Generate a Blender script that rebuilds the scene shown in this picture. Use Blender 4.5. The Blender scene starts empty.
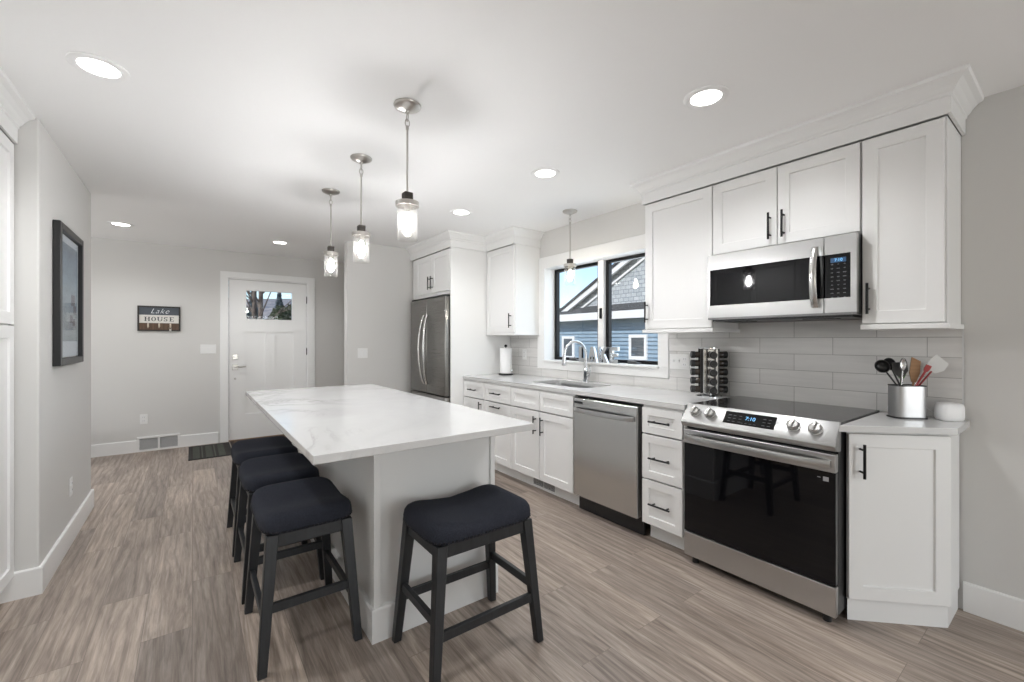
import bpy, bmesh, math, random
from mathutils import Vector, Matrix
PI = math.pi
R = math.radians
random.seed(7)
S = bpy.context.scene
COL = S.collection

# ------------------------------------------------------------------ camera
cam_d = bpy.data.cameras.new('camera'); cam = bpy.data.objects.new('camera', cam_d); COL.objects.link(cam)
cam.location = (0, 0, 1.30)
cam.rotation_euler = (R(90), 0, R(-36.5))
cam_d.sensor_width = 36; cam_d.lens = 432 * 36 / 1024
cam_d.shift_y = -1.0 / 1024
cam_d.clip_start = 0.02; cam_d.clip_end = 300
S.camera = cam
# ------------------------------------------------------------------ world, sun, exposure
w = bpy.data.worlds.new('sky'); S.world = w; w.use_nodes = True
nt = w.node_tree; bg = nt.nodes['Background']
sky = nt.nodes.new('ShaderNodeTexSky'); sky.sky_type = 'NISHITA'; sky.sun_disc = False
sky.sun_elevation = R(38); sky.sun_rotation = R(230); sky.air_density = 1.0; sky.dust_density = 0.6; sky.ozone_density = 1.5
nt.links.new(sky.outputs[0], bg.inputs[0]); bg.inputs[1].default_value = 0.17
sd = bpy.data.lights.new('sun', 'SUN'); sd.energy = 3.5; sd.angle = R(1.0); sd.color = (1, .95, .88)
so = bpy.data.objects.new('sun', sd); COL.objects.link(so)
so.rotation_euler = Vector((-.75, -.35, .62)).to_track_quat('Z', 'Y').to_euler(); so.location = (-6, -4, 12)
# area lights: daylight at the sink window, plus added fills at unseen openings
def area(name, loc, direction, sx, sy, power, col=(1, .98, .95)):
    d = bpy.data.lights.new(name, 'AREA'); d.shape = 'RECTANGLE'; d.size = sx; d.size_y = sy; d.energy = power; d.color = col
    o = bpy.data.objects.new(name, d); COL.objects.link(o); o.location = loc
    o.rotation_euler = (-Vector(direction)).to_track_quat('Z', 'Y').to_euler(); return o
area('fill_light_rear', (1.85, -5.2, 1.20), (0, 1, 0.12), 1.6, 2.0, 78, (.94, .975, 1))  # added soft fill from behind the camera, no known window there
area('fill_light_side', (-1.46, -3.6, 1.5), (1, 0, .1), 1.6, 1.2, 6, (.98, .99, 1))  # weak added fill from the unseen left rear
area('daylight_kitchen_window', (3.22, 2.76, 1.6), (-1, 0, -.1), 1.3, .9, 8, (.85, .93, 1))
area('fill_light_hall', (-3.4, 5.6, 1.4), (1, 0, .1), 1.2, 1.2, 27, (.96, .98, 1))  # added to brighten the hall from out of view
S.view_settings.view_transform = 'Standard'; S.view_settings.look = 'None'
S.view_settings.exposure = 0.20; S.view_settings.gamma = 1.0; S.view_settings.use_curve_mapping = False
S.render.engine = 'CYCLES'
try:
    S.cycles.use_denoising = True; S.cycles.denoiser = 'OPENIMAGEDENOISE'
    S.cycles.max_bounces = 10; S.cycles.diffuse_bounces = 6; S.cycles.transparent_max_bounces = 16
    S.cycles.sample_clamp_indirect = 6; S.cycles.caustics_reflective = False; S.cycles.caustics_refractive = False
except Exception: pass

# ------------------------------------------------------------------ materials
def mat(name, col, rough=.5, metal=0, emis=None, estr=0, spec=None, coat=0, alpha=None):
    m = bpy.data.materials.new(name); m.use_nodes = True
    b = m.node_tree.nodes['Principled BSDF']
    b.inputs['Base Color'].default_value = (*col, 1); b.inputs['Roughness'].default_value = rough; b.inputs['Metallic'].default_value = metal
    if spec is not None: b.inputs['Specular IOR Level'].default_value = spec
    if coat: b.inputs['Coat Weight'].default_value = coat; b.inputs['Coat Roughness'].default_value = .05
    if emis: b.inputs['Emission Color'].default_value = (*emis, 1); b.inputs['Emission Strength'].default_value = estr
    return m
def N(m, t, **kw):
    n = m.node_tree.nodes.new(t)
    for k, v in kw.items():
        if hasattr(n, k): setattr(n, k, v)
        else: n.inputs[k].default_value = v
    return n
def L(m, a, b): m.node_tree.links.new(a, b)
def B(m): return m.node_tree.nodes['Principled BSDF']
def coords(m, scale=(1, 1, 1), rot=(0, 0, 0), kind='Object', loc=(0, 0, 0)):
    tc = N(m, 'ShaderNodeTexCoord'); mp = N(m, 'ShaderNodeMapping')
    mp.inputs['Scale'].default_value = scale; mp.inputs['Rotation'].default_value = rot; mp.inputs['Location'].default_value = loc
    L(m, tc.outputs[kind], mp.inputs[0]); return mp.outputs[0]
def ramp(m, fac, stops):
    r = N(m, 'ShaderNodeValToRGB'); e = r.color_ramp.elements
    while len(e) < len(stops): e.new(.5)
    for i, (p, c) in enumerate(stops): e[i].position = p; e[i].color = (*c, 1)
    L(m, fac, r.inputs[0]); return r.outputs[0]
def mix(m, fac, a, b, mode='MIX'):
    n = N(m, 'ShaderNodeMix', data_type='RGBA', blend_type=mode)
    for s, v in ((n.inputs[0], fac), (n.inputs[6], a), (n.inputs[7], b)):
        if hasattr(v, 'links') or hasattr(v, 'is_linked'): L(m, v, s)
        else: s.default_value = v if not isinstance(v, tuple) else (*v[:3], 1)
    return n.outputs[2]
def bump(m, h, strength=.2, dist=.002):
    n = N(m, 'ShaderNodeBump'); n.inputs['Strength'].default_value = strength; n.inputs['Distance'].default_value = dist
    L(m, h, n.inputs['Height']); L(m, n.outputs[0], B(m).inputs['Normal'])
def noise(m, vec, scale, detail=4, rough=.55, dist=0):
    n = N(m, 'ShaderNodeTexNoise'); n.inputs['Scale'].default_value = scale; n.inputs['Detail'].default_value = detail
    n.inputs['Roughness'].default_value = rough; n.inputs['Distortion'].default_value = dist
    L(m, vec, n.inputs['Vector']); return n.outputs['Fac']

def paint(name, col, rough=.6):
    m = mat(name, col, rough); bump(m, noise(m, coords(m), 350, 2), .05, .001); return m
WALL = paint('wall_paint', (.645, .637, .618), .65)
CEIL = paint('ceiling_paint', (.90, .90, .895), .8)
TRIM = mat('trim_paint', (.83, .83, .82), .35)
CAB = mat('cabinet_paint', (.79, .79, .78), .32)
DOORP = mat('door_paint', (.82, .82, .81), .35)
BLACKM = mat('black_metal', (.012, .012, .013), .38, .6)
BLACKP = mat('black_plastic', (.012, .012, .013), .35)
CHROME = mat('chrome', (.75, .76, .78), .08, 1)
NICKEL = mat('brushed_nickel', (.52, .50, .47), .28, 1)
OUTLET = mat('outlet_plastic', (.80, .80, .79), .3)
DARKHOLE = mat('dark_slot', (.05, .05, .05), .6)
WHITEP = mat('white_plastic', (.80, .80, .80), .4)
PAPER = mat('paper_towel', (.85, .85, .85), .9)

def brushed(name, col, rough=.26, axis='z'):
    m = mat(name, col, rough, 1)
    sc = {'x': (2, 300, 300), 'z': (300, 300, 2), 'y': (300, 2, 300)}[axis]
    f = noise(m, coords(m, sc), 1.0, 3)
    r = N(m, 'ShaderNodeMapRange'); L(m, f, r.inputs[0]); r.inputs[3].default_value = rough - .03; r.inputs[4].default_value = rough + .03
    L(m, r.outputs[0], B(m).inputs['Roughness'])
    B(m).inputs['Anisotropic'].default_value = .5
    return m
STEEL = brushed('stainless_steel', (.52, .52, .515), .29, 'x')
STEELV = brushed('stainless_steel_vertical_grain', (.58, .58, .57), .24, 'z')
FRIDGE = brushed('slate_stainless_steel', (.27, .262, .25), .28, 'x')
BLACKGLASS = mat('black_glass', (.004, .004, .005), .04, 0, spec=.3)
COOKTOP = mat('ceramic_cooktop', (.018, .017, .017), .09, 0, spec=.6)
LED = mat('blue_display_digits', (.02, .1, .3), .4, emis=(.25, .65, 1), estr=1.0)
DISPLAYBG = mat('display_window', (.02, .04, .08), .2, emis=(.08, .2, .4), estr=.25)
KEYS = mat('keypad_marks', (.10, .105, .11), .4)

# floor: long vinyl planks running towards the entrance door
FLOOR = mat('vinyl_planks', (.3, .25, .2), .42)
def make_floor():
    m = FLOOR
    v = coords(m, (1, 1, 1), (0, 0, PI / 2))
    br = N(m, 'ShaderNodeTexBrick'); br.offset = .37; br.offset_frequency = 2; br.squash = 1
    L(m, v, br.inputs['Vector'])
    for k, x in (('Color1', (0, 0, 0, 1)), ('Color2', (1, 1, 1, 1)), ('Mortar', (.5, .5, .5, 1))): br.inputs[k].default_value = x
    br.inputs['Scale'].default_value = 1; br.inputs['Brick Width'].default_value = 1.22; br.inputs['Row Height'].default_value = .178
    br.inputs['Mortar Size'].default_value = .0012; br.inputs['Mortar Smooth'].default_value = .1; br.inputs['Bias'].default_value = 0
    # per plank shift of the grain
    sep = N(m, 'ShaderNodeSeparateColor'); L(m, br.outputs['Color'], sep.inputs[0])
    mul = N(m, 'ShaderNodeVectorMath', operation='MULTIPLY_ADD'); 
    tc = N(m, 'ShaderNodeTexCoord'); L(m, tc.outputs['Object'], mul.inputs[0]); mul.inputs[1].default_value = (1, 1, 1)
    cmb = N(m, 'ShaderNodeCombineXYZ')
    mm = N(m, 'ShaderNodeMath', operation='MULTIPLY'); L(m, sep.outputs[0], mm.inputs[0]); mm.inputs[1].default_value = 37.0
    L(m, mm.outputs[0], cmb.inputs[0]); L(m, mm.outputs[0], cmb.inputs[1]); L(m, cmb.outputs[0], mul.inputs[2])
    def mp(sc):
        n = N(m, 'ShaderNodeMapping'); n.inputs['Scale'].default_value = sc; L(m, mul.outputs[0], n.inputs[0]); return n.outputs[0]
    grain = noise(m, mp((85, 4.2, 1)), 1, 6, .70, .9)
    streak = noise(m, mp((13, .9, 1)), 1, 6, .66, 2.6)
    wv = N(m, 'ShaderNodeTexWave', wave_type='RINGS', rings_direction='Y'); L(m, mp((4.4, 1.1, 1)), wv.inputs['Vector'])
    wv.inputs['Scale'].default_value = 1.6; wv.inputs['Distortion'].default_value = 8; wv.inputs['Detail'].default_value = 3; wv.inputs['Detail Scale'].default_value = 1.2
    big = noise(m, mp((2.0, .7, 1)), 1, 3)
    c1 = ramp(m, streak, [(.25, (.19, .15, .125)), (.5, (.355, .295, .25)), (.78, (.54, .465, .405))])
    c2 = ramp(m, grain, [(.32, (.38, .35, .33)), (.58, (1.08, 1.08, 1.08))])
    c = mix(m, .48, c1, c2, 'MULTIPLY')
    c3 = ramp(m, wv.outputs['Fac'], [(.0, (.62, .60, .58)), (.35, (1, 1, 1)), (1, (1.06, 1.05, 1.04))])
    c = mix(m, .45, c, c3, 'MULTIPLY')
    c4 = ramp(m, br.outputs['Color'], [(0, (.84, .84, .85)), (1, (1.18, 1.17, 1.16))])
    c = mix(m, 1, c, c4, 'MULTIPLY')
    c5 = ramp(m, big, [(.3, (.76, .755, .76)), (.7, (1.18, 1.18, 1.17))])
    c = mix(m, 1, c, c5, 'MULTIPLY')
    c = mix(m, br.outputs['Fac'], c, (.2, .16, .135))
    L(m, c, B(m).inputs['Base Color'])
    rr = N(m, 'ShaderNodeMapRange'); L(m, grain, rr.inputs[0]); rr.inputs[3].default_value = .34; rr.inputs[4].default_value = .52
    L(m, rr.outputs[0], B(m).inputs['Roughness'])
    bump(m, grain, .12, .001)
make_floor()

def quartz(name, vein=.5):
    m = mat(name, (.82, .82, .815), .14)
    v = coords(m)
    n1 = N(m, 'ShaderNodeTexNoise'); L(m, v, n1.inputs['Vector']); n1.inputs['Scale'].default_value = 1.3; n1.inputs['Detail'].default_value = 7; n1.inputs['Roughness'].default_value = .62; n1.inputs['Distortion'].default_value = 1.4
    a = N(m, 'ShaderNodeMath', operation='SUBTRACT'); L(m, n1.outputs['Fac'], a.inputs[0]); a.inputs[1].default_value = .5
    b = N(m, 'ShaderNodeMath', operation='ABSOLUTE'); L(m, a.outputs[0], b.inputs[0])
    veins = ramp(m, b.outputs[0], [(0, (.30, .295, .29)), (.014, (.49, .485, .47)), (.05, (.65, .65, .64))])
    mask = ramp(m, noise(m, coords(m, loc=(3, 1, 2)), 1.1, 2), [(.42, (0, 0, 0)), (.62, (1, 1, 1))])
    f = mix(m, 1, mask, (vein, vein, vein), 'MULTIPLY')
    sepf = N(m, 'ShaderNodeSeparateColor'); L(m, f, sepf.inputs[0])
    c = mix(m, sepf.outputs[0], (.62, .62, .615), veins)
    cl = ramp(m, noise(m, coords(m, loc=(8, 2, 5)), 2.2, 5, .6, .8), [(.3, (.90, .90, .90)), (.6, (1, 1, 1))])
    c = mix(m, .8, c, cl, 'MULTIPLY')
    L(m, c, B(m).inputs['Base Color']); return m
QUARTZ = quartz('veined_quartz', .75)
QUARTZ2 = quartz('pale_quartz', .3)

TILE = mat('subway_tile', (.6, .58, .56), .22)
def make_tile():
    m = TILE
    # local x runs along the wall (towards the viewer), z up  ->  brick x, y
    tc = N(m, 'ShaderNodeTexCoord'); sp = N(m, 'ShaderNodeSeparateXYZ'); L(m, tc.outputs['Object'], sp.inputs[0])
    cb = N(m, 'ShaderNodeCombineXYZ'); L(m, sp.outputs[0], cb.inputs[0]); L(m, sp.outputs[2], cb.inputs[1])
    br = N(m, 'ShaderNodeTexBrick'); br.offset = .5; br.offset_frequency = 2; L(m, cb.outputs[0], br.inputs['Vector'])
    br.inputs['Color1'].default_value = (.68, .67, .655, 1); br.inputs['Color2'].default_value = (.75, .74, .725, 1); br.inputs['Mortar'].default_value = (.33, .32, .31, 1)
    br.inputs['Scale'].default_value = 1; br.inputs['Brick Width'].default_value = .4; br.inputs['Row Height'].default_value = .1
    br.inputs['Mortar Size'].default_value = .0014; br.inputs['Mortar Smooth'].default_value = .15; br.inputs['Bias'].default_value = 0
    st = ramp(m, noise(m, coords(m, (3, 3, 30)), 1, 4), [(.3, (.93, .93, .93)), (.7, (1.05, 1.05, 1.05))])
    L(m, mix(m, 1, br.outputs['Color'], st, 'MULTIPLY'), B(m).inputs['Base Color'])
    iv = N(m, 'ShaderNodeMath', operation='SUBTRACT'); iv.inputs[0].default_value = 1; L(m, br.outputs['Fac'], iv.inputs[1])
    bump(m, iv.outputs[0], .4, .002)
make_tile()

def wood(name, c1, c2, sc=(4, 4, 60), rough=.5):
    m = mat(name, c1, rough)
    f = noise(m, coords(m, sc), 1, 5, .6, .5)
    L(m, ramp(m, f, [(.3, c1), (.7, c2)]), B(m).inputs['Base Color']); return m
STOOLWOOD = wood('black_brown_wood', (.010, .0112, .013), (.021, .023, .026), (40, 40, 4), .42)
STOOLWOOD_BUMP = None
FABRIC = mat('navy_linen', (.012, .014, .022), .92)
def make_fabric():
    m = FABRIC
    v = coords(m, (1, 1, 1))
    a = N(m, 'ShaderNodeTexWave', wave_type='BANDS', bands_direction='X'); L(m, v, a.inputs[0]); a.inputs['Scale'].default_value = 260; a.inputs['Distortion'].default_value = 1
    b = N(m, 'ShaderNodeTexWave', wave_type='BANDS', bands_direction='Y'); L(m, v, b.inputs[0]); b.inputs['Scale'].default_value = 260; b.inputs['Distortion'].default_value = 1
    f = mix(m, .5, a.outputs['Color'], b.outputs['Color'])
    n = noise(m, v, 240, 3, .7)
    L(m, ramp(m, n, [(.3, (.013, .0145, .021)), (.7, (.036, .039, .052))]), B(m).inputs['Base Color'])
    bump(m, f, .25, .001)
    B(m).inputs['Specular IOR Level'].default_value = .2
make_fabric()
NAIL = mat('dark_nailheads', (.02, .02, .022), .3, .8)

def pane(name, tint=(1, 1, 1), refl=.08, rough=0.0, top=.8):
    m = bpy.data.materials.new(name); m.use_nodes = True; t = m.node_tree; t.nodes.clear()
    o = t.nodes.new('ShaderNodeOutputMaterial'); x = t.nodes.new('ShaderNodeMixShader')
    a = t.nodes.new('ShaderNodeBsdfTransparent'); a.inputs[0].default_value = (*tint, 1)
    g = t.nodes.new('ShaderNodeBsdfGlossy'); g.inputs['Roughness'].default_value = rough
    lw = t.nodes.new('ShaderNodeLayerWeight'); lw.inputs[0].default_value = .35
    mr = t.nodes.new('ShaderNodeMapRange'); mr.inputs[3].default_value = refl; mr.inputs[4].default_value = top
    t.links.new(lw.outputs['Facing'], mr.inputs[0]); 
    pw = t.nodes.new('ShaderNodeMath'); pw.operation = 'POWER'; pw.inputs[1].default_value = 3
    t.links.new(lw.outputs['Facing'], pw.inputs[0]); t.links.new(pw.outputs[0], mr.inputs[0])
    t.links.new(mr.outputs[0], x.inputs[0]); t.links.new(a.outputs[0], x.inputs[1]); t.links.new(g.outputs[0], x.inputs[2]); t.links.new(x.outputs[0], o.inputs[0])
    return m
PICGLASS = None
GLASS = pane('window_glass', (.97, .985, 1), .05)
def seeded():
    m = bpy.data.materials.new('seeded_glass'); m.use_nodes = True; t = m.node_tree; t.nodes.clear()
    o = t.nodes.new('ShaderNodeOutputMaterial'); x = t.nodes.new('ShaderNodeMixShader'); x2 = t.nodes.new('ShaderNodeMixShader')
    a = t.nodes.new('ShaderNodeBsdfTransparent'); a.inputs[0].default_value = (.97, .97, .96, 1)
    g = t.nodes.new('ShaderNodeBsdfGlossy'); g.inputs['Roughness'].default_value = 0
    tr = t.nodes.new('ShaderNodeBsdfTranslucent'); tr.inputs[0].default_value = (.95, .93, .90, 1)
    lw = t.nodes.new('ShaderNodeLayerWeight'); lw.inputs[0].default_value = .35
    tc = t.nodes.new('ShaderNodeTexCoord'); vo = t.nodes.new('ShaderNodeTexVoronoi'); vo.inputs['Scale'].default_value = 95
    t.links.new(tc.outputs['Object'], vo.inputs['Vector'])
    bp = t.nodes.new('ShaderNodeBump'); bp.inputs['Strength'].default_value = .1; bp.inputs['Distance'].default_value = .004
    t.links.new(vo.outputs['Distance'], bp.inputs['Height']); t.links.new(bp.outputs[0], g.inputs['Normal'])
    cr = t.nodes.new('ShaderNodeValToRGB'); cr.color_ramp.elements[0].position = .1; cr.color_ramp.elements[0].color = (.014, .014, .014, 1)
    cr.color_ramp.elements[1].position = .45; cr.color_ramp.elements[1].color = (.004, .004, .004, 1)
    t.links.new(vo.outputs['Distance'], cr.inputs[0])
    pw = t.nodes.new('ShaderNodeMath'); pw.operation = 'MULTIPLY_ADD'; pw.inputs[1].default_value = .30; pw.inputs[2].default_value = .0
    t.links.new(lw.outputs['Facing'], pw.inputs[0])
    t.links.new(cr.outputs[0], x.inputs[0]); t.links.new(a.outputs[0], x.inputs[1]); t.links.new(tr.outputs[0], x.inputs[2])
    t.links.new(pw.outputs[0], x2.inputs[0]); t.links.new(x.outputs[0], x2.inputs[1]); t.links.new(g.outputs[0], x2.inputs[2]); t.links.new(x2.outputs[0], o.inputs[0])
    return m
SEEDED = seeded()
BULB = mat('bulb_glow', (1, .8, .5), .3, emis=(.985, .975, 1), estr=310)
BULB2 = mat('dim_bulb_glow', (1, .8, .5), .3, emis=(1, .93, .82), estr=120)
DOWNL = mat('downlight_lens', (1, 1, 1), .5, emis=(1, .97, .92), estr=9)

# ------------------------------------------------------------------ mesh helpers
def box(bm, x0, x1, y0, y1, z0, z1, bev=0, seg=1, mi=0):
    vs = [bm.verts.new((x, y, z)) for x in (x0, x1) for y in (y0, y1) for z in (z0, z1)]
    fs = [bm.faces.new([vs[i] for i in q]) for q in ((0, 1, 3, 2), (4, 6, 7, 5), (0, 4, 5, 1), (2, 3, 7, 6), (0, 2, 6, 4), (1, 5, 7, 3))]
    for f in fs: f.material_index = mi
    if bev:
        es = set(e for f in fs for e in f.edges)
        bmesh.ops.bevel(bm, geom=list(es), offset=bev, segments=seg, profile=.5, affect='EDGES')
def frustum(bm, c0, h0, c1, h1):
    """four-sided tapered bar from centre c0 (half sizes h0) to c1 (h1), horizontal end faces"""
    a = [bm.verts.new((c0[0] + sx * h0[0], c0[1] + sy * h0[1], c0[2])) for sx, sy in ((-1, -1), (1, -1), (1, 1), (-1, 1))]
    b = [bm.verts.new((c1[0] + sx * h1[0], c1[1] + sy * h1[1], c1[2])) for sx, sy in ((-1, -1), (1, -1), (1, 1), (-1, 1))]
    fs = [bm.faces.new(a[::-1]), bm.faces.new(b)] + [bm.faces.new((a[i], a[(i + 1) % 4], b[(i + 1) % 4], b[i])) for i in range(4)]
    return fs
def tube(bm, pts, r, n=12, cap=True, rs=None):
    pts = [Vector(p) for p in pts]; rings = []
    up = None
    for i, p in enumerate(pts):
        t = (pts[min(i + 1, len(pts) - 1)] - pts[max(i - 1, 0)]).normalized()
        if up is None:
            up = Vector((0, 0, 1)) if abs(t.z) < .9 else Vector((1, 0, 0))
        a = (up - t * up.dot(t)).normalized(); b = t.cross(a); up = a
        rr = rs[i] if rs else r
        rings.append([bm.verts.new(p + (a * math.cos(k * 2 * PI / n) + b * math.sin(k * 2 * PI / n)) * rr) for k in range(n)])
    for q, s in zip(rings, rings[1:]):
        for k in range(n): bm.faces.new((q[k], q[(k + 1) % n], s[(k + 1) % n], s[k]))
    if cap: bm.faces.new(rings[0][::-1]); bm.faces.new(rings[-1])
def lathe(bm, prof, n=32, c=(0, 0, 0), axis='z', cap=True):
    rings = []
    for r, z in prof:
        ring = []
        for k in range(n):
            a = 2 * PI * k / n; x, y = r * math.cos(a), r * math.sin(a)
            p = (x, y, z) if axis == 'z' else ((z, x, y) if axis == 'x' else (x, z, y))
            ring.append(bm.verts.new((c[0] + p[0], c[1] + p[1], c[2] + p[2])))
        rings.append(ring)
    for q, s in zip(rings, rings[1:]):
        for k in range(n): bm.faces.new((q[k], q[(k + 1) % n], s[(k + 1) % n], s[k]))
    if cap:
        if prof[0][0] > 1e-6: bm.faces.new(rings[0][::-1])
        if prof[-1][0] > 1e-6: bm.faces.new(rings[-1])
def prism(bm, poly, z0, z1, bev=0):
    a = [bm.verts.new((x, y, z0)) for x, y in poly]; b = [bm.verts.new((x, y, z1)) for x, y in poly]; n = len(poly)
    fs = [bm.faces.new(a[::-1]), bm.faces.new(b)] + [bm.faces.new((a[i], a[(i + 1) % n], b[(i + 1) % n], b[i])) for i in range(n)]
    if bev:
        es = set(e for f in fs[:2] for e in f.edges)
        bmesh.ops.bevel(bm, geom=list(es), offset=bev, segments=2, profile=.5, affect='EDGES')
def sweep(bm, path, prof, closed=False):
    """profile (offset to the right of travel, z) swept along a plan polyline with mitred corners"""
    n = len(path); rings = []
    for i, p in enumerate(path):
        p = Vector(p)
        def nrm(a, b): d = (Vector(b) - Vector(a)).normalized(); return Vector((d.y, -d.x))
        ns = []
        if i > 0 or closed: ns.append(nrm(path[i - 1], path[i]))
        if i < n - 1 or closed: ns.append(nrm(path[i], path[(i + 1) % n]))
        if len(ns) == 2:
            m = (ns[0] + ns[1]).normalized(); m = m / max(.3, m.dot(ns[0]))
        else: m = ns[0]
        rings.append([bm.verts.new((p.x + m.x * o, p.y + m.y * o, z)) for o, z in prof])
    k = len(prof)
    rng = range(n) if closed else range(n - 1)
    for i in rng:
        q, s = rings[i], rings[(i + 1) % n]
        for j in range(k): bm.faces.new((q[j], s[j], s[(j + 1) % k], q[(j + 1) % k]))
    if not closed:
        bm.faces.new(rings[0][::-1]); bm.faces.new(rings[-1])
def shaker(bm, x0, x1, z0, z1, yf, t=.02, stile=.06, rec=.009, bev=.0015):
    """frame-and-panel front; front face at y=yf, body goes to +y"""
    def ring(dx, y): return [bm.verts.new(p) for p in ((x0 + dx, y, z0 + dx), (x1 - dx, y, z0 + dx), (x1 - dx, y, z1 - dx), (x0 + dx, y, z1 - dx))]
    A = ring(0, yf + t); A2 = ring(0, yf + bev); O = ring(bev, yf); I1 = ring(stile, yf); I2 = ring(stile + .003, yf + rec)
    for p, q in ((A, A2), (A2, O), (O, I1), (I1, I2)):
        for k in range(4): bm.faces.new((p[k], p[(k + 1) % 4], q[(k + 1) % 4], q[k]))
    bm.faces.new(I2); bm.faces.new(A[::-1])
def obj(name, bm, m, parent=None, smooth=None, mats=None):
    bmesh.ops.recalc_face_normals(bm, faces=bm.faces[:])
    me = bpy.data.meshes.new(name); bm.to_mesh(me); bm.free()
    for x in (mats or [m]): me.materials.append(x)
    if smooth is not None:
        for p in me.polygons: p.use_smooth = True
        me.set_sharp_from_angle(angle=R(smooth))
    o = bpy.data.objects.new(name, me); COL.objects.link(o)
    if parent is not None: o.parent = parent
    return o
def tag(o, label=None, cat=None, group=None, kind=None):
    if label: o['label'] = label
    if cat: o['category'] = cat
    if group: o['group'] = group
    if kind: o['kind'] = kind
    return o
def thing(name, label, cat, loc=(0, 0, 0), rz=0, group=None):
    o = bpy.data.objects.new(name, None); COL.objects.link(o); o.location = loc; o.rotation_euler = (0, 0, R(rz)); o.empty_display_size = .1
    return tag(o, label, cat, group)
def struct(name, bm, m, parent=None, smooth=None, loc=None, rz=0, mats=None):
    o = obj(name, bm, m, parent, smooth, mats)
    if loc: o.location = loc; o.rotation_euler = (0, 0, R(rz))
    if parent is None: o['kind'] = 'structure'
    return o
def dup(root, loc, rz, label=None):
    def cp(o, p):
        c = o.copy(); COL.objects.link(c)
        if p is not None: c.parent = p
        for ch in [k for k in ALL_CH.get(o.name, [])]: cp(ch, c)
        return c
    r = cp(root, None); r.location = loc; r.rotation_euler = (0, 0, R(rz))
    if label: r['label'] = label
    return r
ALL_CH = {}
def index_children(root):
    def walk(o):
        ch = list(o.children); ALL_CH[o.name] = ch
        for c in ch: walk(c)
    walk(root)
def BM(): return bmesh.new()
def quick(name, fn, m, parent, smooth=None, mats=None):
    bm = BM(); fn(bm); return obj(name, bm, m, parent, smooth, mats)
def text_mesh(name, body, size, m, parent, mtx, extrude=.001, offset=0, shear=0, spacing=1.0, width=None):
    c = bpy.data.curves.new(name, 'FONT'); c.body = body; c.size = size; c.extrude = extrude; c.offset = offset; c.shear = shear
    c.space_character = spacing; c.align_x = 'CENTER'; c.align_y = 'CENTER'
    t = bpy.data.objects.new('tmp', c); COL.objects.link(t)
    dg = bpy.context.evaluated_depsgraph_get(); dg.update()
    me = bpy.data.meshes.new_from_object(t.evaluated_get(dg)); me.name = name
    bpy.data.objects.remove(t); bpy.data.curves.remove(c)
    if width:
        xs = [v.co.x for v in me.vertices]; s = width / (max(xs) - min(xs)); cx = (max(xs) + min(xs)) / 2
        for v in me.vertices: v.co.x = (v.co.x - cx) * s
    me.transform(mtx); me.materials.clear(); me.materials.append(m)
    o = bpy.data.objects.new(name, me); COL.objects.link(o); o.parent = parent; return o
FRONT = lambda x, y, z: Matrix.Translation((x, y, z)) @ Matrix.Rotation(R(90), 4, 'X')    # text facing local -y

def pull_v(parent, x, yf, zc, length=.15, name='handle'):
    def f(bm):
        tube(bm, [(x, yf - .032, zc - length / 2), (x, yf - .032, zc + length / 2)], .006, 10)
        for s in (-1, 1): tube(bm, [(x, yf + .001, zc + s * length * .33), (x, yf - .032, zc + s * length * .33)], .005, 8)
    return quick(name, f, BLACKM, parent, 40)
def pull_h(parent, xc, yf, z, length=.16, name='handle'):
    def f(bm):
        tube(bm, [(xc - length / 2, yf - .032, z), (xc + length / 2, yf - .032, z)], .006, 10)
        for s in (-1, 1): tube(bm, [(xc + s * length * .33, yf + .001, z), (xc + s * length * .33, yf - .032, z)], .005, 8)
    return quick(name, f, BLACKM, parent, 40)

# ------------------------------------------------------------------ room shell
CZ = 2.44
struct('floor', (lambda b: (box(b, -3.6, 3.15, -5.4, 6.75, -.08, 0), b)[1])(BM()), FLOOR)
def f(bm): box(bm, -3.7, 3.15, -5.4, 6.75, CZ, CZ + .12)
bm = BM(); f(bm); struct('ceiling', bm, CEIL)
# right (kitchen) wall with the sink window opening
WY0, WY1, WZ0, WZ1 = 2.07, 3.45, 1.09, 2.05
bm = BM()
box(bm, 2.99, 3.16, -5.4, WY0, 0, CZ); box(bm, 2.99, 3.16, WY1, 6.75, 0, CZ); box(bm, 2.99, 3.16, WY0, WY1, 0, WZ0); box(bm, 2.99, 3.16, WY0, WY1, WZ1, CZ)
struct('wall_right', bm, WALL)
# entrance wall with door opening
DX0, DX1, DZ1 = .362, 1.307, 2.10
bm = BM()
box(bm, -3.7, DX0, 6.61, 6.76, 0, CZ); box(bm, DX1, 2.99, 6.61, 6.76, 0, CZ); box(bm, DX0, DX1, 6.61, 6.76, DZ1, CZ)
struct('wall_back', bm, WALL)
bm = BM(); box(bm, 1.424, 2.99, 5.10, 5.22, 0, CZ, .006, 2); struct('wall_fridge', bm, WALL)
bm = BM(); box(bm, -1.5, -.632, 3.225, 4.64, 0, CZ, .008, 2); struct('wall_left', bm, WALL)
bm = BM(); box(bm, -1.62, -1.5, -5.4, -4.45, 0, CZ); box(bm, -1.62, -1.5, -2.75, 4.64, 0, CZ); box(bm, -1.62, -1.5, -4.45, -2.75, 0, .85); box(bm, -1.62, -1.5, -4.45, -2.75, 2.15, CZ); struct('wall_pantry', bm, WALL)
# hall side wall with an unseen opening added for the hall fill light
bm = BM()
box(bm, -3.7, -3.55, 4.52, 4.95, 0, CZ); box(bm, -3.7, -3.55, 6.25, 6.61, 0, CZ); box(bm, -3.7, -3.55, 4.95, 6.25, 0, .8); box(bm, -3.7, -3.55, 4.95, 6.25, 2.05, CZ)
box(bm, -3.55, -1.62, 4.52, 4.64, 0, CZ); struct('wall_hall', bm, WALL)
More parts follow.
